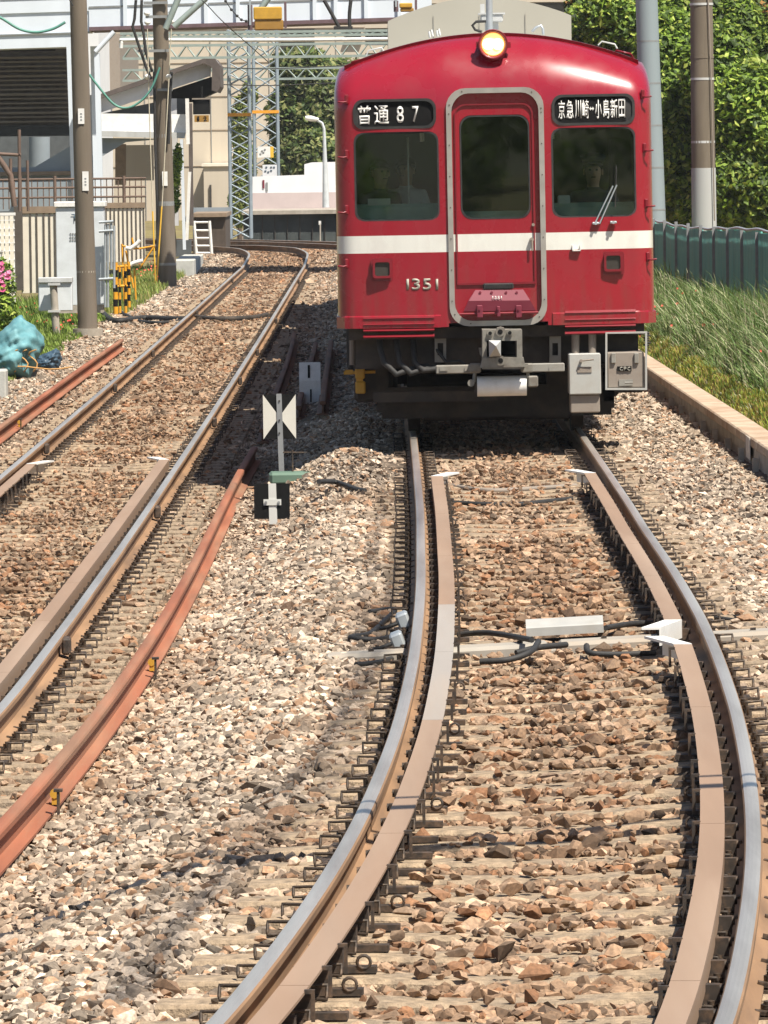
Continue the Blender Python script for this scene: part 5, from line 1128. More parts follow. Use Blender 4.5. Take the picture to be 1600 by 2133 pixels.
q=Vector(e.location); lobes=[tuple(np.array(lb(*z))-np.array([q.x,q.y,q.z,0,0,0])) for z in((0,600,107,32,60),(-30,620,107,40,70),(10,650,106,26,34))]
V,F,C=leafcloud(lobes,3500,.05,G1,41); c=cloud_mesh('foliage',V,F,C,M['leaf']); c.parent=e
pts=[]
for _ in range(26):
    u=rnd.gauss(-3,7); v=rnd.gauss(572,24); p=P(u,v,106.4)-q; pts.append(tuple(p))
for _ in range(6): p=P(rnd.gauss(14,4),rnd.gauss(578,6),106.4)-q; pts.append(tuple(p))
V,F,C=blossoms('x',pts,.045,[(.80,.16,.38),(.85,.28,.48),(.75,.12,.30)],'','',0,4); c=cloud_mesh('blossoms',np.array([v[:] for v in V]),np.array(F),np.array(C),M['petal']); c.parent=e
# ---------------------------------------------------------------- tarp bundles, tub, block
def lump(name,label,cat,u0,v0,u1,v1,m,seed,dep=.6,fold=.10):
    k=groundpt((u0+u1)/2,v1); y=k.y; s=y/FPX; w_=(u1-u0)*s/2; h_=(v1-v0)*s; bm=bmesh.new(); bmesh.ops.create_icosphere(bm,subdivisions=5,radius=1); r=random.Random(seed); ph=[r.uniform(0,6) for _ in range(9)]
    for v in bm.verts:
        x,y_,z=v.co; f=1+fold*(math.sin(4*x+ph[0])*math.sin(5*z+ph[1])+.7*math.sin(9*x+ph[2]+3*y_)*math.sin(8*z+ph[3])+.45*abs(math.sin(15*x+6*z+ph[4]))+.3*math.sin(21*z+9*y_+ph[5]))
        v.co=(x*f*w_,y_*f*dep,max(-.02,(z*f*.5+.42))*h_*(1.0+.25*math.sin(2*x+ph[6])))
    me=bpy.data.meshes.new(name); bm.to_mesh(me); bm.free(); me.materials.append(M[m]); me.polygons.foreach_set('use_smooth',[True]*len(me.polygons)); o=bpy.data.objects.new(name,me); COL.objects.link(o); o.location=(k.x,y+dep*.6,k.z); tag(o,label,cat); return o,(w_,h_)
o,(w_,h_)=lump('tarpaulin_bundle','teal tarpaulin thrown over a heap and tied with orange rope','tarpaulin',-46,672,84,792,'tarp',3,.7,.08)
for i in range(3):
    mb=MB(); mb.tube([(w_*(.2+.3*i)+.06*math.sin(k*.9),-.62-.02*math.sin(k),h_*(.15+.08*k-.004*k*k)) for k in range(9)],.010,6); mb.build('rope',M['ropeo'],o)
mb=MB(); mb.tube([(-w_*.2+.16*k,-.66,h_*(.22+.03*math.sin(k*1.1))) for k in range(7)],.010,6); mb.build('rope',M['ropeo'],o)
lump('plastic_sack','dark blue crumpled plastic sack beside the teal tarpaulin','sack',74,722,126,772,'navy',9,.3,.09)
k=groundpt(38,790); e=empty('tub',k,'round dark blue tub with a pale rim in front of the tarpaulin','tub'); mb=MB(); mb.tube([(0,.15,0),(0,.15,.13)],[.22,.27],24); mb.build('bowl',M['navy'],e)
mb=MB(); mb.tube([(.27*math.cos(a/12*math.pi),.15+.27*math.sin(a/12*math.pi),.135) for a in range(25)],.014,6); mb.build('rim',M['lightgrey'],e)
k=groundpt(0,832); mb=MB(); mb.box((0,0,.18),(.26,.5,.38),bev=.02); mb.build('concrete_block',M['galvconc'],loc=(k.x-.05,k.y+.2,k.z),label='pale concrete block at the left edge in front of the tub',cat='block')
# ---------------------------------------------------------------- left-hand pole, cabinets, barriers
e,ax=pole('utility_pole',(163,0),(183,692),113,.128,.165,'pole','brown concrete pole in front of the tall grey cabinet, on a dark round footing',zg=-.5,ext=3)
mb=MB(); mb.tube([(0,0,-.05),(0,0,.13)],.25,16); mb.build('footing',M['conc'],e)
def pv(v,y,e,u): return P(u,v,y)-e.location
for v,h,m in((165,.045,'white'),(40,.02,'galvdull'),(280,.02,'galvdull'),(395,.012,'galvdull'),(566,.015,'conc')):
    q=pv(v,113,e,163+20*v/692); r=.131+.036*v/692; mb=MB(); mb.tube([q-Vector((0,0,h)),q+Vector((0,0,h))],r,20); mb.build('band',M[m],e)
for (u,v0,v1) in((170,226,258),(179,357,397)):
    q=pv((v0+v1)/2,113,e,u); k=113/FPX; MB().box((q.x,q.y-.16,q.z),(13*k,.012,(v1-v0)*k)).build('number_plate',M['white'],e)
    for j in range(3): MB().box((q.x,q.y-.168,q.z-.06+.05*j),(.03,.004,.022)).build('plate_mark',M['galvdull'],e)
# tall cabinet
y=118; g=P(165,645,y); e=empty('equipment_cabinet',(g.x,y,-.5),'tall pale grey equipment cabinet standing behind the left-hand pole','cabinet')
o=e.location
MB().pbox(117,432,217,636,y,.7,org=o,bev=.012).build('cabinet_body',M['cabgrey'],e); MB().pbox(112,420,219,431,y-.04,.8,org=o,bev=.01).build('cabinet_roof',M['white'],e)
MB().pbox(122,636,214,652,y,.65,org=o).build('plinth',M['conc'],e)
for u in(166,): MB().pbox(u-.6,434,u+.6,634,y-.004,.006,org=o).build('door_seam',M['galvdull'],e)
def flat_text(s,px,y,m,parent,th=.004):
    me,co,mn,mx=text(s,px,m,parent,0,'lettering',bold=.02); A=P(px[0],px[3],y)-parent.location; B=P(px[2],px[1],y)-parent.location
    for v in me.vertices:
        a=(v.co.x-mn[0])/(mx[0]-mn[0]); b=(v.co.y-mn[1])/(mx[1]-mn[1]); v.co=(A.x+(B.x-A.x)*a,A.y,A.z+(B.z-A.z)*b)
    me.materials.clear(); me.materials.append(M[m]); ob=bpy.data.objects.new('lettering',me); COL.objects.link(ob); ob.parent=parent; md=ob.modifiers.new('t','SOLIDIFY'); md.thickness=th; return ob
flat_text('下',(149,446,162,461),y-.02,'navy',e)
for j,v in enumerate((487,494,500)): 
    for u in(147,152,157): MB().pbox(u-1.6,v-1.8,u+1.6,v+1.5,y-.012,.004,org=o).build('stencil_mark',M['galvdull'],e)
mb=MB()
for u,v0,v1 in((219,468,640),(225,466,640),(232,462,560),(238,470,600)): a=P(u,v0,y-.2)-o; b=P(u,v1,y-.2)-o; mb.tube([a,b],.022,6)
for v in(463,482,582): a=P(206,v,y-.22)-o; b=P(236,v-2,y-.22)-o; mb.tube([a,b],.025,6)
mb.build('conduit',M['galv'],e)
# box on post
y=112.5; g=P(114,700,y); e=empty('junction_box',(g.x,y,-.5),'small pale grey box on a short concrete post, left of the pole','junction box'); o=e.location
MB().pbox(80,588,150,648,y+.14,.3,org=o,bev=.015).build('box',M['cabgrey'],e); MB().pbox(79,578,150,589,y+.10,.38,org=o,bev=.01).build('lid',M['lightgrey'],e)
a=P(111,590,y)-o; b=P(118,705,y)-o; mb=MB(); mb.tube([a,b],.062,14); mb.build('post',M['conc'],e)
for v in(592,648): q=P(113,v,y)-o; MB().box((q.x,q.y-.02,q.z),(.2,.14,.035)).build('clamp',M['lightgrey'],e)
# yellow and black barrier
y=123.5; g=P(253,660,y); e=empty('striped_barrier',(g.x,y,-.5),'yellow and black striped barrier of upright pipes beside the cabinet','barrier'); o=e.location
for u,v0,v1,wd in((240,547,654,.045),(249,552,652,.025),(261,550,652,.028),(268,547,640,.03)):
    n=7
    for i in range(n):
        a=P(u+(i/n)*1.,v0+(v1-v0)*i/n,y)-o; b=P(u+((i+1)/n),v0+(v1-v0)*(i+1)/n,y)-o; mb=MB(); mb.tube([a,b],wd,10); mb.build('pipe_band',M['black'] if (i%2==1) else M['orange2'],e)
for v in(556,597): a=P(236,v,y)-o; b=P(272,v-2,y)-o; mb=MB(); mb.tube([a,b],.025,8); mb.build('cross_pipe',M['orange2'],e)
y=135; g=P(290,620,y); e=empty('pipe_stand',(g.x,y,-.5),'amber steel bracket stand carrying two curved white hoses','stand'); o=e.location
mb=MB()
for pts in(((254,508),(256,560),(259,640)),((254,512),(290,518),(322,512)),((290,560),(322,512)),((262,522),(278,600)),((280,560),(283,624)),((275,495),(280,520))): mb.tube([P(u,v,y)-o for u,v in pts],.019,6)
mb.build('frame',M['orange2'],e)
for pts in(((262,516),(272,518),(285,508),(292,500)),((268,556),(275,549),(288,545),(298,543))): mb=MB(); mb.tube([P(u,v,y-.1)-o for u,v in pts],.042,10); mb.build('hose',M['white'],e)
# cream fence with dark posts and caps
for (us,y,lab,u0,u1,v0,v1,capv) in(((64,77,92,104,115),127,'left',44,119,440,610,(430,444)),((222,231,239,248,257,266,275,284,293,300),139,'right',217,302,430,545,(422,433))):
    g=P((u0+u1)/2,v1,y); e=empty('slat_fence',(g.x,y,-.5),'cream panel fence with brown cap and dark slats, %s of the tall cabinet'%lab,'fence'); o=e.location
    MB().pbox(u0,v0,u1,v1,y,.06,org=o).build('panel',M['cream'],e); MB().pbox(u0-4,capv[0],u1,capv[1],y-.03,.12,org=o).build('cap_rail',M['capbrown'],e)
    for u in us: MB().pbox(u-(1.7 if lab=='left' else 1.2),v0-2,u+(1.7 if lab=='left' else 1.2),v1,y-.02,.03,org=o).build('slat',M['brownpost'],e)
    if lab=='left': MB().pbox(30,431,47,605,y-.2,.25,org=o).build('end_post',M['brownpost'],e)
y=113; g=P(10,580,y); e=empty('lattice_fence',(g.x,y,-.5),'white grid fence at the left edge behind the pink azalea','fence'); o=e.location; mb=MB()
for u in(-20,-10,0,9,19,29): mb.pbox(u,447,u+2,640,y,.03,org=o)
for v in(446,458,475,490,505,522,540,556,572,590): mb.pbox(-24,v,31,v+2,y-.02,.02,org=o)
mb.build('grid',M['white'],e); MB().pbox(-24,443,32,449,y-.04,.06,org=o).build('top_rail',M['white'],e)
MB().pbox(-24,450,30,640,y+.3,.05,org=o).build('backing_panel',M['cream'],e)
# rusty railing above
y=142; g=P(150,430,y); e=empty('railing',(g.x,y,g.z),'rusty pipe railing running above the cream fence','railing'); o=e.location
mb=MB()
for v in(374,392,412): a=P(-40,v+1,y)-o; b=P(304,v-3,y)-o; mb.tube([a,b],.022,6)
mb.build('rail_pipe',M['rustthin'],e)
for i,u in enumerate(range(-30,303,12)): a=P(u,372-(6 if i%6==0 else 0),y)-o; b=P(u+1,436,y)-o; mb=MB(); mb.tube([a,b],.011 if i%6 else .035,6); mb.build('baluster',M['rustthin'],e)
# old posts at the far left
y=120; e=empty('bracket_post',tuple(P(40,440,y)),'thin rusty post with a crossbar at the far left edge','post'); o=e.location
mb=MB(); mb.tube([P(40,270,y)-o,P(41,440,y)-o],.03,6); mb.tube([P(-10,320,y)-o,P(44,323,y)-o],.03,6); mb.tube([P(22,330,y)-o,P(22,400,y)-o],.03,6); mb.tube([P(57,334,y)-o,P(59,440,y)-o],.025,6); mb.tube([P(-5,325,y)-o,P(22,365,y)-o,P(30,430,y)-o],.05,8); mb.build('pipe',M['rustthin'],e)
# ---------------------------------------------------------------- second pole with insulators and guy ropes
e,ax=pole('utility_pole',(333,0),(350,592),153,.155,.20,'pole','dark concrete pole carrying insulators and black cables, with yellow guarded stay ropes',zg=-.5,ext=3); o=e.location; y=153
for v,h,m in((10,.05,'galvdull'),(105,.06,'galvdull'),(122,.06,'white'),(187,.04,'galvdull'),(283,.04,'galvdull'),(424,.05,'galvdull'),(550,.03,'galvdull')):
    q=P(333+17*v/592,v,y)-o; mb=MB(); mb.tube([q-Vector((0,0,h)),q+Vector((0,0,h))],.165+.04*v/592,18); mb.build('band',M[m],e)
for v,u0,u1 in((35,304,362),(6,300,350),(106,285,352),(187,328,360)): mb=MB(); mb.box(((P(u0,v,y)+P(u1,v,y))/2-o)+Vector((0,-.2,0)),((u1-u0)*y/FPX,.08,.06)); mb.build('crossarm',M['galvdull'],e)
for u,v in((307,28),(358,27),(308,47),(357,45),(308,160),(352,160)):
    q=P(u,v,y)-o+Vector((0,-.25,0)); mb=MB(); mb.tube([q-Vector((0,0,.06)),q-Vector((0,0,.03)),q,q+Vector((0,0,.04)),q+Vector((0,0,.06))],[.02,.06,.075,.05,.02],12); mb.build('insulator',M['white'],e)
for pts in(((284,0),(281,40),(277,56),(290,95),(305,140),(316,165)),((296,0),(295,45),(300,70),(305,110),(318,150)),((322,150),(324,300),(328,420),(330,590)),((358,150),(354,220),(352,300))): mb=MB(); mb.tube([P(u,v,y)-o+Vector((0,-.24,0)) for u,v in pts],.032,6); mb.build('cable',M['rubber'],e)
for pts in(((307,60),(310,200),(318,440),(325,610)),((357,60),(350,200),(338,420),(325,610))): mb=MB(); mb.tube([P(u,v,y-.4)-o for u,v in pts],.012,6); mb.build('stay_rope',M['ropepale'],e)
for pts in(((318,440),(321,520),(324,590)),((337,430),(331,520),(326,600))): mb=MB(); mb.tube([P(u,v,y-.42)-o for u,v in pts],.018,6); mb.build('rope_guard',M['yellow'],e)
mb=MB(); q=P(344,372,y)-o; mb.box(q+Vector((0,-.2,0)),(.12,.02,.32)); mb.build('number_plate',M['white'],e)
# green sagging wires
def sag(pts,y,label,r=.022,m='tealwire',cat='wire',name='wire'):
    P0=[P(u,v,yy if len(q)>2 else y) for q in pts for (u,v,yy) in [(q[0],q[1],q[2] if len(q)>2 else y)]]; out=[]
    for i in range(len(P0)-1):
        a=P0[max(i-1,0)];b=P0[i];c=P0[i+1];d=P0[min(i+2,len(P0)-1)]
        for k in range(6): t=k/6; out.append(.5*((2*b)+(c-a)*t+(2*a-5*b+4*c-d)*t*t+(3*b-a-3*c+d)*t**3))
    out.append(P0[-1]); mb=MB(); mb.tube([p-out[0] for p in out],r,6); return mb.build(name,M[m],loc=out[0],label=label,cat=cat)
sag([(-30,25),(0,36),(40,60),(75,67),(110,60),(136,46)],112,'green spiral-wrapped wire sagging from the left edge to the left-hand pole')
sag([(186,155),(205,180),(235,215),(262,225),(290,213),(315,185),(333,140)],130,'green spiral-wrapped wire sagging between the two brown poles')
sag([(140,-10),(150,8),(152,12)],112.8,'short dark wire end at the top of the left-hand pole',r=.012,m='rubber')
# ---------------------------------------------------------------- footbridge and station buildings on the left
e=empty('footbridge',(-5,165,0),'pale blue steel footbridge crossing the whole top left of the view','bridge'); o=e.location
X0=P(-120,60,165).x; X1=P(900,60,165).x; XM=P(190,60,165).x
def strip(z0,z1,t0,t1,dep,off,m,name):
    xa=X0+(X1-X0)*t0; xb=X0+(X1-X0)*t1; f=lambda x:.0194*(x-XM)
    mb=MB(); mb.prism([(xa-o.x,z0+f(xa)),(xb-o.x,z0+f(xb)),(xb-o.x,z1+f(xb)),(xa-o.x,z1+f(xa))],-off,max(dep,.0)+.01,'Y'); return mb.build(name,M[m],e)
strip(5.56,8.6,.30,1,3.0,0,'bridge','girder'); strip(5.47,5.56,.30,1,3.1,.14,'brdark','bottom_flange'); strip(6.02,6.06,.30,1,0,.02,'galvdull','panel_seam')
strip(5.95,8.6,-.02,.30,3.0,.0,'bridge','girder'); strip(5.10,5.44,-.02,.262,2.0,.06,'bridge','lower_beam'); strip(5.44,5.95,-.02,.30,2.0,-.04,'bridge','web'); strip(5.42,5.45,-.02,.30,0,.10,'galvdull','panel_seam'); strip(6.3,6.34,-.02,.30,0,.03,'galvdull','panel_seam')
for t in(.37,.45,.535,.60,.66,.757,.80,.862,.93): strip(5.56,8.6,t,t+.008,0,.09,'bridge','stiffener')
for a_,b_ in(((430,-5),(362,56)),((372,-5),(345,60)),((560,-5),(535,30))):
    mb=MB(); mb.tube([P(*a_,152)-o,P(*b_,152)-o],.07,6); mb.build('diagonal_brace',M['truss'],e)
def leg(u0,u1,v0,v1,y,m,name,parent,dy=.3,uoff=10):
    a=P((u0+u1)/2,v0,y)-parent.location;b=P((u0+u1)/2+uoff,v1,y)-parent.location; w_=(u1-u0)*y/FPX; mb=MB(); vs=[]
    for p in(a,b): vs+=[(p.x-w_/2,p.y,p.z),(p.x+w_/2,p.y,p.z),(p.x+w_/2,p.y+dy,p.z),(p.x-w_/2,p.y+dy,p.z)]
    mb.add(vs,[(0,1,2,3),(4,5,6,7),(0,1,5,4),(1,2,6,5),(2,3,7,6),(3,0,4,7)]); return mb.build(name,M[m],parent)
leg(138,153,86,430,164,'bridge','column',e,uoff=12); leg(188,203,96,470,166,'bridge','column',e,uoff=9); leg(196,207,110,430,163,'bridge','column',e,uoff=8)
mb=MB(); mb.tube([P(199,108,163)-o,P(238,66,163)-o],.06,6); mb.build('knee_brace',M['bridge'],e)
# amber lamp housings under the bridge
for (u0,v0,u1,v1,lab) in((528,14,590,62,'large amber box lamp hanging under the pale blue footbridge'),(832,6,862,24,'small amber box lamp by the roof of the train')):
    y=150; g=P((u0+u1)/2,v0,y); e2=empty('box_lamp',(g.x,y,g.z),lab,'lamp'); o2=e2.location; mb=MB(); mb.pbox(u0,v0,u1-3,v0+(v1-v0)*.55,y,.4,org=o2,bev=.02); mb.build('upper_case',M['hivis'],e2); mb=MB(); mb.pbox(u0+2,v0+(v1-v0)*.56,u1,v1,y+.03,.36,org=o2,bev=.02); mb.build('lower_case',M['ochre'],e2)
    MB().pbox(u0-12,v0-4,u0-2,v1,y+.05,.2,org=o2).build('bracket',M['brdark'],e2); MB().pbox(u1+2,v0-10,u1+7,v1-4,y+.05,.1,org=o2).build('bracket',M['brdark'],e2); MB().pbox(u0-9,v0-20,u0-5,v1-10,y-.06,.08,org=o2).build('pipe',M['galv'],e2)
# station building
e=empty('station_building',(-9,172,-.5),'dark open station building with brown louvres, under the footbridge at the left','building'); o=e.location
MB().pbox(-140,98,142,284,169,.2,org=o).build('louvre_wall',M['darkwood'],e)
for i in range(15): 
    v=118+i*9.6; mb=MB(); mb.pbox(-140,v,141,v+(3.2 if i%4 else 5),168.9-.16,.14,org=o); mb.build('louvre',M['louv'],e)
MB().pbox(-140,101,115,107,168.7,.1,org=o).build('void_slot',M['black'],e); MB().pbox(-140,262,150,284,168.8,.2,org=o).build('beam',M['darkvoid'],e)
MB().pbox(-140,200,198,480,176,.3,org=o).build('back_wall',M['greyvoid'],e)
for (u0,u1) in((60,104),(-50,-10)): a=P((u0+u1)/2,285,173)-o;b=P((u0+u1)/2,375,173)-o; mb=MB(); mb.tube([a,b],(u1-u0)/2*173/FPX,16); mb.build('round_column',M['greyblue'],e)
def poly(pts,y,dy,m,name,parent): mb=MB(); oo=parent.location; P2=[(P(u,v,y)-oo) for u,v in pts]; mb.prism([(p.x,p.z) for p in P2],P2[0].y,P2[0].y+dy,'Y'); return mb.build(name,M[m],parent)
poly([(-140,352),(72,348),(150,302),(205,330),(205,378),(-140,382)],167,.5,'greyblue','lean_to_roof',e)
MB().pbox(-140,358,150,366,166.8,.2,org=o).build('roof_edge',M['capbrown'],e); MB().pbox(-140,380,140,440,166,.3,org=o).build('low_wall',M['greyblue'],e)
# gabled shed with bright wall
e=empty('platform_shelter',(-6.5,184,-.5),'sloping-roofed platform shelter with a bright white wall, behind the farther pole','shelter'); o=e.location; y=183
poly([(198,206),(425,128),(450,124),(456,132),(440,138),(438,158),(198,238)],y,.25,'greybd','barge_board',e)
poly([(196,200),(424,122),(448,122),(458,136),(459,180),(452,192),(441,188),(442,140),(424,132),(196,210)],y-.3,4,'roofbrown','roof',e)
poly([(330,196),(440,160),(452,190),(400,212),(360,212)],y+1.5,2,'black','soffit',e)
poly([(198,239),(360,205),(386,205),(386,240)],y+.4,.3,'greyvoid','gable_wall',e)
poly([(200,236),(392,238),(388,276),(202,272)],y-.6,.3,'whitewall2','white_wall',e)
poly([(202,272),(386,276),(384,288),(202,284)],y-.7,.5,'lightgrey','eaves_beam',e)
poly([(202,287),(345,289),(262,296),(202,332)],y-.5,.1,'greyblue','sloped_sheet',e)
leg(356,368,205,470,y+.2,'greybd','post',e,uoff=4); leg(375,381,290,520,y-1,'bridge','post',e,uoff=6); leg(386,393,205,300,y-1,'white','post',e,uoff=2); leg(392,398,358,500,y-2,'white','post',e,uoff=-6); leg(240,262,300,385,y+2,'capbrown','post',e,uoff=0)
leg(392,400,215,470,y,'roofbrown','post',e,uoff=3)
MB().pbox(262,302,320,376,y+3,.2,org=o).build('inner_wall',M['beige'],e)
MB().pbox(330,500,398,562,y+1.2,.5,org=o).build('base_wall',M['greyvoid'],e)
# black signal with amber plate
y=178; g=P(418,240,y); e=empty('signal',(g.x,y,g.z),'square black signal box with a small amber plate hanging from the shelter','signal'); o=e.location
MB().pbox(402,206,437,238,y,.25,org=o,bev=.01).build('housing',M['black'],e); MB().pbox(400,204,439,207,y-.05,.3,org=o).build('hood',M['boxtan'],e)
b=MB().pbox(405,240,435,254,y,.03,org=o).build('plate',M['ochre'],e); flat_text('1',(411,242,415,252),y-.02,'black',e); flat_text('2',(424,242,431,252),y-.02,'black',e)
mb=MB(); mb.tube([P(420,206,y)-o,P(420,180,y)-o],.03,6); mb.build('hanger',M['black'],e)
# ladder and platform end
y=186; g=P(425,545,y); e=empty('ladder',(g.x,y,g.z),'white ladder leaning on the brown platform end','ladder'); o=e.location
for pts in(((404,460),(410,543)),((436,460),(442,543))): mb=MB(); mb.tube([P(u,v,y)-o for u,v in pts],.045,6); mb.build('rail',M['white'],e)
for v in(463,480,496,512,527): mb=MB(); mb.tube([P(405+(v-460)*.07,v,y)-o,P(437+(v-460)*.07,v,y)-o],.03,6); mb.build('rung',M['white'],e)
y=188; g=P(440,545,y); e=empty('platform_end',(g.x,y,-.5),'brown timber and concrete platform end behind the white ladder','platform'); o=e.location
MB().pbox(402,452,470,548,y,6,org=o).build('block',M['brownblk'],e); MB().pbox(400,444,472,452,y-.15,6.3,org=o).build('deck',M['capbrown'],e); MB().pbox(401,432,480,444,y+5,.2,org=o).build('low_rail',M['greyblue'],e)
k=P(385,560,165); mb=MB(); mb.box((0,0,.2),(.5,9,.5),bev=.02); mb.build('concrete_kerb',M['galvconc'],loc=(k.x-.05,170,-.55),label='pale concrete kerb leading to the ladder beyond the farther pole',cat='kerb')
# lattice masts
def mast(name,label,u0,u1,v0,v1,y,nb,dep=.7,band=None):
    a=P(u0,v1,y); b=P(u1,v1,y); zt=P(u0,v0,y).z; w_=b.x-a.x; e=empty(name,((a.x+b.x)/2,y+dep/2,a.z),label,'lattice mast'); h=zt-a.z; tl=-.02*0
    cs=[(-w_/2,-dep/2),(w_/2,-dep/2),(w_/2,dep/2),(-w_/2,dep/2)]
    for cx,cy in cs: mb=MB(); mb.box((cx,cy,h/2),(.10,.04,h)); mb.box((cx,cy,h/2),(.04,.10,h)); mb.build('leg',M['towersteel'],e)
    mb=MB(); sh=h/nb
    for i in range(nb):
        for k in range(4):
            p,q=cs[k],cs[(k+1)%4]; z0,z1=i*sh,(i+1)*sh
            mb.tube([(p[0],p[1],z0),(q[0],q[1],z1)],.020,4); mb.tube([(q[0],q[1],z0),(p[0],p[1],z1)],.020,4)
    mb.build('lattice_bracing',M['towersteel'],e)
    if band: 
        z=P(u0,band,y).z-a.z; MB().box((0,-dep/2-.05,z),(w_+.1,.02,.10)).build('orange_band',M['orange'],e)
    return e
mast('lattice_mast','left of the two steel lattice masts, its foot beside the far track',481,523,62,497,205,19,band=239); e=mast('lattice_mast','right of the two steel lattice masts, carrying two small signs above the platform wall',532,581,62,470,221,13,dep=.85,band=233); o=e.location
y=220.4; q=MB().pbox(537,305,563,328,y,.04,org=o).build('sign_board',M['white'],e); MB().pbox(563,305,570,328,y,.04,org=o).build('sign_edge',M['yellow'],e)
for u,v in((546,314),(549,317),(543,320),(552,311)): MB().pbox(u-2,v-1,u+2,v+1,y-.02,.01,org=o).build('sign_mark',M['galvdull'],q)
q=MB().pbox(547,343,577,368,y,.04,org=o).build('sign_board',M['whitewall'],e)
for u,v in((555,348),(565,348),(571,348),(553,356),(559,358),(565,355)): MB().pbox(u-2,v-1.2,u+2,v+1.2,y-.02,.01,org=o).build('sign_mark',M['navy'],q)
def truss(label,u0,u1,v0,v1,y,n,dep=.5):
    a=P(u0,v0,y);b=P(u1,v0,y);h=(v1-v0)*y/FPX; e=empty('truss_beam',(a.x,y,a.z-h),label,'truss beam'); L=b.x-a.x
    for yy in(0,dep):
        for z in(0,h): MB().box((L/2,yy,z),(L,.05,.07)).build('chord',M['truss'],e)
    mb=MB()
    for i in range(n):
        x0=L*i/n;x1=L*(i+.5)/n;x2=L*(i+1)/n
        for yy in(0,dep): mb.tube([(x0,yy,0),(x1,yy,h),(x2,yy,0)],.026,4)
    mb.build('web_bracing',M['truss'],e)
truss('uppermost grey-green truss beam, hanging just below the footbridge',250,900,70,78,200,20,.3)
truss('second grey-green truss beam, spanning behind the masts above the shelter roof',255,900,96,122,204,17); truss('third grey-green truss beam, level with the train roof',255,900,146,168,224,16)
truss('lowest grey-green truss beam, crossing the trees beside the train',470,900,124,148,232,12) if False else None
sag([(252,100),(254,88),(262,83),(400,83),(600,83),(900,80)],198,'thick white pipe running level below the footbridge',r=.055,m='whitepipe',cat='pipe',name='pipe')
for i,(a_,b_,c_) in enumerate(((690,60,12),(706,58,0),(748,57,10),(760,55,4))): pass
sag([(675,0,150),(692,30,150),(706,56,150)],150,'black cable slanting down under the footbridge, left of a pair',r=.04,m='rubber'); sag([(731,0,150),(728,30,150),(729,60,150)],150,'black cable hanging straight down under the footbridge, right of a pair',r=.04,m='rubber')
g=P(715,58,150); MB().box((0,0,0),(.42,.1,.07)).build('cable_shoe',M['rubber'],loc=g,label='dark bar joining the feet of the two black cables under the footbridge',cat='cable fitting')
# bead string
e=empty('insulator_string',tuple(P(470,3,140)),'string of black round insulators hanging diagonally in front of the footbridge','insulator'); o=e.location
bp=[(470,2),(482,20),(494,33),(503,41),(513,44)]
mb=MB(); mb.tube([P(u,v,140)-o for u,v in bp],.01,6); mb.build('cord',M['rubber'],e)
for u,v in bp: q=P(u,v,140)-o; mb=MB(); mb.tube([q+Vector((0,-.03,0)),q+Vector((0,-.015,0)),q,q+Vector((0,.03,0))],[.01,.03,.032,.01],10); mb.build('bead',M['rubber'],e)
sag([(420,0,140),(433,12,140),(470,50,141),(560,130,145)],140,'thin dark wire crossing diagonally in front of the footbridge',r=.010,m='rubber')
for i,(v,lab) in enumerate(((140,'upper'),(175,'lower'))): sag([(440,v,190),(560,v+3,190),(720,v-3,190),(900,v-5,190)],190,'thin level wire passing behind the train roof, %s of a pair'%lab,r=.014,m='rubber')
# ---------------------------------------------------------------- far platform
y=209; g=P(600,500,y); e=empty('platform',(g.x,y,-.5),'dark-faced station platform beyond the bend of the far track','platform'); o=e.location
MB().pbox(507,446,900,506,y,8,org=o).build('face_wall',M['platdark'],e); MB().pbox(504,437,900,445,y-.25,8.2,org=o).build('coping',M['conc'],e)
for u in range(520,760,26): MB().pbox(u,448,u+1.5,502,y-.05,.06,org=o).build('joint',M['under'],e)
y=215; g=P(600,436,y); e=empty('parapet_wall',(g.x,y,g.z),'white and pinkish parapet wall with a raised step, on the far platform','wall'); o=e.location
poly([(526,402),(526,368),(634,364),(634,342),(650,338),(900,334),(900,398)],y,.25,'whitewall','upper_wall',e); poly([(526,438),(526,402),(900,398),(900,434)],y-.01,.27,'pinkwall','lower_wall',e)
for u,v0,v1,m in((549,375,392,'reddull'),(556,380,398,'galvdull')): MB().pbox(u-2,v0,u+2,v1,y-.03,.02,org=o).build('painted_mark',M[m],e)
y=212; g=P(679,432,y); e=empty('street_lamp',(g.x,y,g.z),'white platform lamp with a bent arm in front of the parapet wall','lamp'); o=e.location
mb=MB(); mb.tube([P(u,v,y)-o for u,v in((679,432),(678,385),(676,300),(675,268),(671,256),(660,250))],[.11,.09,.055,.045,.04,.035],10); mb.build('post',M['lampwhite'],e)
mb=MB(); a=P(636,245,y)-o;b=P(664,249,y)-o; mb.tube([a,a*.6+b*.4,b],[.06,.09,.05],10); mb.build('lamp_head',M['white'],e)
y=205; g=P(667,500,y); e=empty('track_marker',(g.x,y,g.z),'tiny white-topped stake in front of the dark platform face','marker'); o=e.location
mb=MB(); mb.tube([P(667,465,y)-o,P(667,503,y)-o],.025,6); mb.build('stake',M['conc'],e); MB().pbox(664,460,669,468,y-.02,.03,org=o).build('tip',M['white'],e)
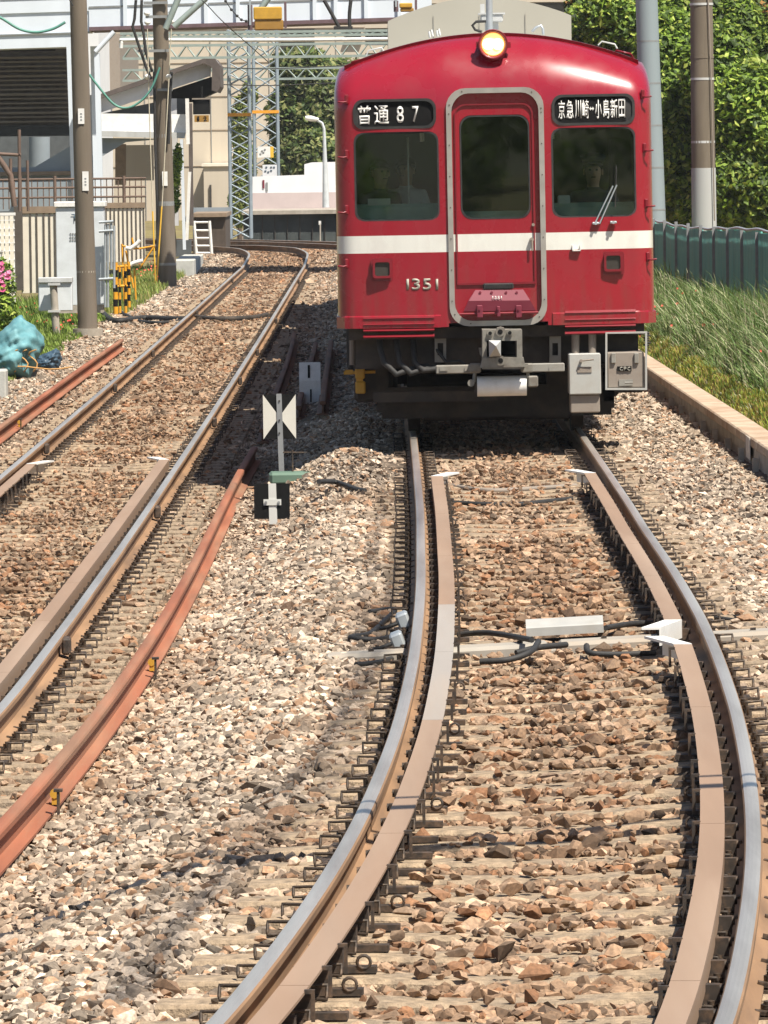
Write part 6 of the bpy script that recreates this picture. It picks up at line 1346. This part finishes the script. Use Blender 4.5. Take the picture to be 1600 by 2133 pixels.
# ---------------------------------------------------------------- apartment blocks behind
y=300; e=empty('apartment_block',(-7,305,-.5),'big plain beige building behind the masts and the shelter','building'); o=e.location
MB().pbox(170,-170,760,480,y,14,org=o).build('wall',M['beige'],e)
for u in(300,438,560,700): MB().pbox(u,-170,u+1.2,470,y-.04,.05,org=o).build('wall_joint',M['galvdull'],e)
for v in(60,130,200,270,345): MB().pbox(170,v,760,v+1.,y-.035,.04,org=o).build('floor_line',M['capbrown'],e)
for (u0,v0,u1,v1) in((586,60,655,78),(586,84,655,108),(720,62,752,84)):
    w_=MB().pbox(u0,v0,u1,v1,y-.08,.12,org=o).build('window',M['taillens'],e); MB().pbox(u0-3,v1,u1+3,v1+3,y-.2,.24,org=o).build('sill',M['beige'],w_)
MB().pbox(425,345,500,470,y-6,5.9,org=o).build('annex',M['beige'],e); MB().pbox(420,340,505,346,y-6.1,6,org=o).build('annex_roof',M['cream'],e)
MB().pbox(437,385,441,470,y-6.1,.1,org=o).build('downpipe',M['under'],e)
for (u0,u1) in((205,232),(215,222)): pass
MB().pbox(203,70,250,190,y-40,20,org=o).build('stair_tower',M['boxtan'],e)
y=330; e=empty('apartment_block',(2,335,-.5),'white balconied building just left of the train roof, half hidden by wires','building'); o=e.location
MB().pbox(735,-170,1200,480,y,12,org=o).build('wall',M['whitewall'],e)
for v in(-60,-10,40,92,140): 
    b=MB().pbox(735,v,1190,v+16,y-1.2,1.2,org=o).build('balcony',M['beige'],e); MB().pbox(740,v+18,1180,v+44,y-.05,.04,org=o).build('window_band',M['taillens'],b)
y=340; e=empty('apartment_block',(16,345,-.5),'dim building far behind the right-hand trees','building'); o=e.location
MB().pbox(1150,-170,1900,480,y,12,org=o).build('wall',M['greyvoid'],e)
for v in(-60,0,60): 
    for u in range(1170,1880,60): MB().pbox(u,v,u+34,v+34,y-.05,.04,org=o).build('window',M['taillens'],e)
y=250; e=empty('apartment_block',(-22,255,-.5),'grey building behind the station at the far left','building'); o=e.location
MB().pbox(-600,-220,205,480,y,12,org=o).build('wall',M['whitewall'],e)
for v in(-160,-90,-20): MB().pbox(-600,v,204,v+30,y-.05,.04,org=o).build('window_band',M['taillens'],e)
# ---------------------------------------------------------------- overhead equipment out of frame that throws shadows into it
dirx,diry=SUN.x/SUN.z,SUN.y/SUN.z
def lift(p,h): return Vector((p.x+dirx*h,p.y+diry*h,p.z+h))
pts=[lift(G(u,v,-.25),11.) for u,v in((834,1040),(832,1134),(802,1300),(748,1470),(672,1610),(590,1712),(480,1830),(370,1960),(250,2130))]
for k,off in enumerate((-.13,-.02,.09)):
    o=pts[0]+Vector((off,0,.05*k)); mb=MB(); mb.tube([p+Vector((off*(1+.6*math.sin(i*1.3+k)),0,.05*k))-o for i,p in enumerate(pts)],.019,8); mb.build('overhead_cable',M['rubber'],loc=o,label='overhead feeder cable above the left-hand rail, %s of three casting a soft shadow'%('left','middle','right')[k],cat='overhead cable')
for k,(v0,v1,r,h) in enumerate(((1668,1628,.03,5.5),(1688,1648,.07,5.8))):
    a=lift(G(850,v0-3,0),h); b=lift(G(1490,v1,.02),h); d=(b-a); a2=a-d*1.4; b2=b+d*1.2; mb=MB(); mb.tube([(0,0,0),b2-a2],r,8); mb.build('span_wire',M['rubber'],loc=a2,label=('thinner' if k==0 else 'thicker')+' overhead span wire crossing above both tracks in the foreground',cat='overhead cable')
# ---------------------------------------------------------------- haze
hz=MB(); hz.box((0,200,9.),(400,460,22)); h=hz.build('haze',[]); h['kind']='stuff'; h['label']='faint summer haze over the far end of the line'
m=bpy.data.materials.new('haze'); m.use_nodes=True; n=m.node_tree.nodes; n.remove(n['Principled BSDF']); v=n.new('ShaderNodeVolumePrincipled'); v.inputs['Color'].default_value=(.92,.96,1,1); v.inputs['Density'].default_value=.00013; v.inputs['Anisotropy'].default_value=.0
m.node_tree.links.new(v.outputs[0],n['Material Output'].inputs['Volume']); h.data.materials.append(m)
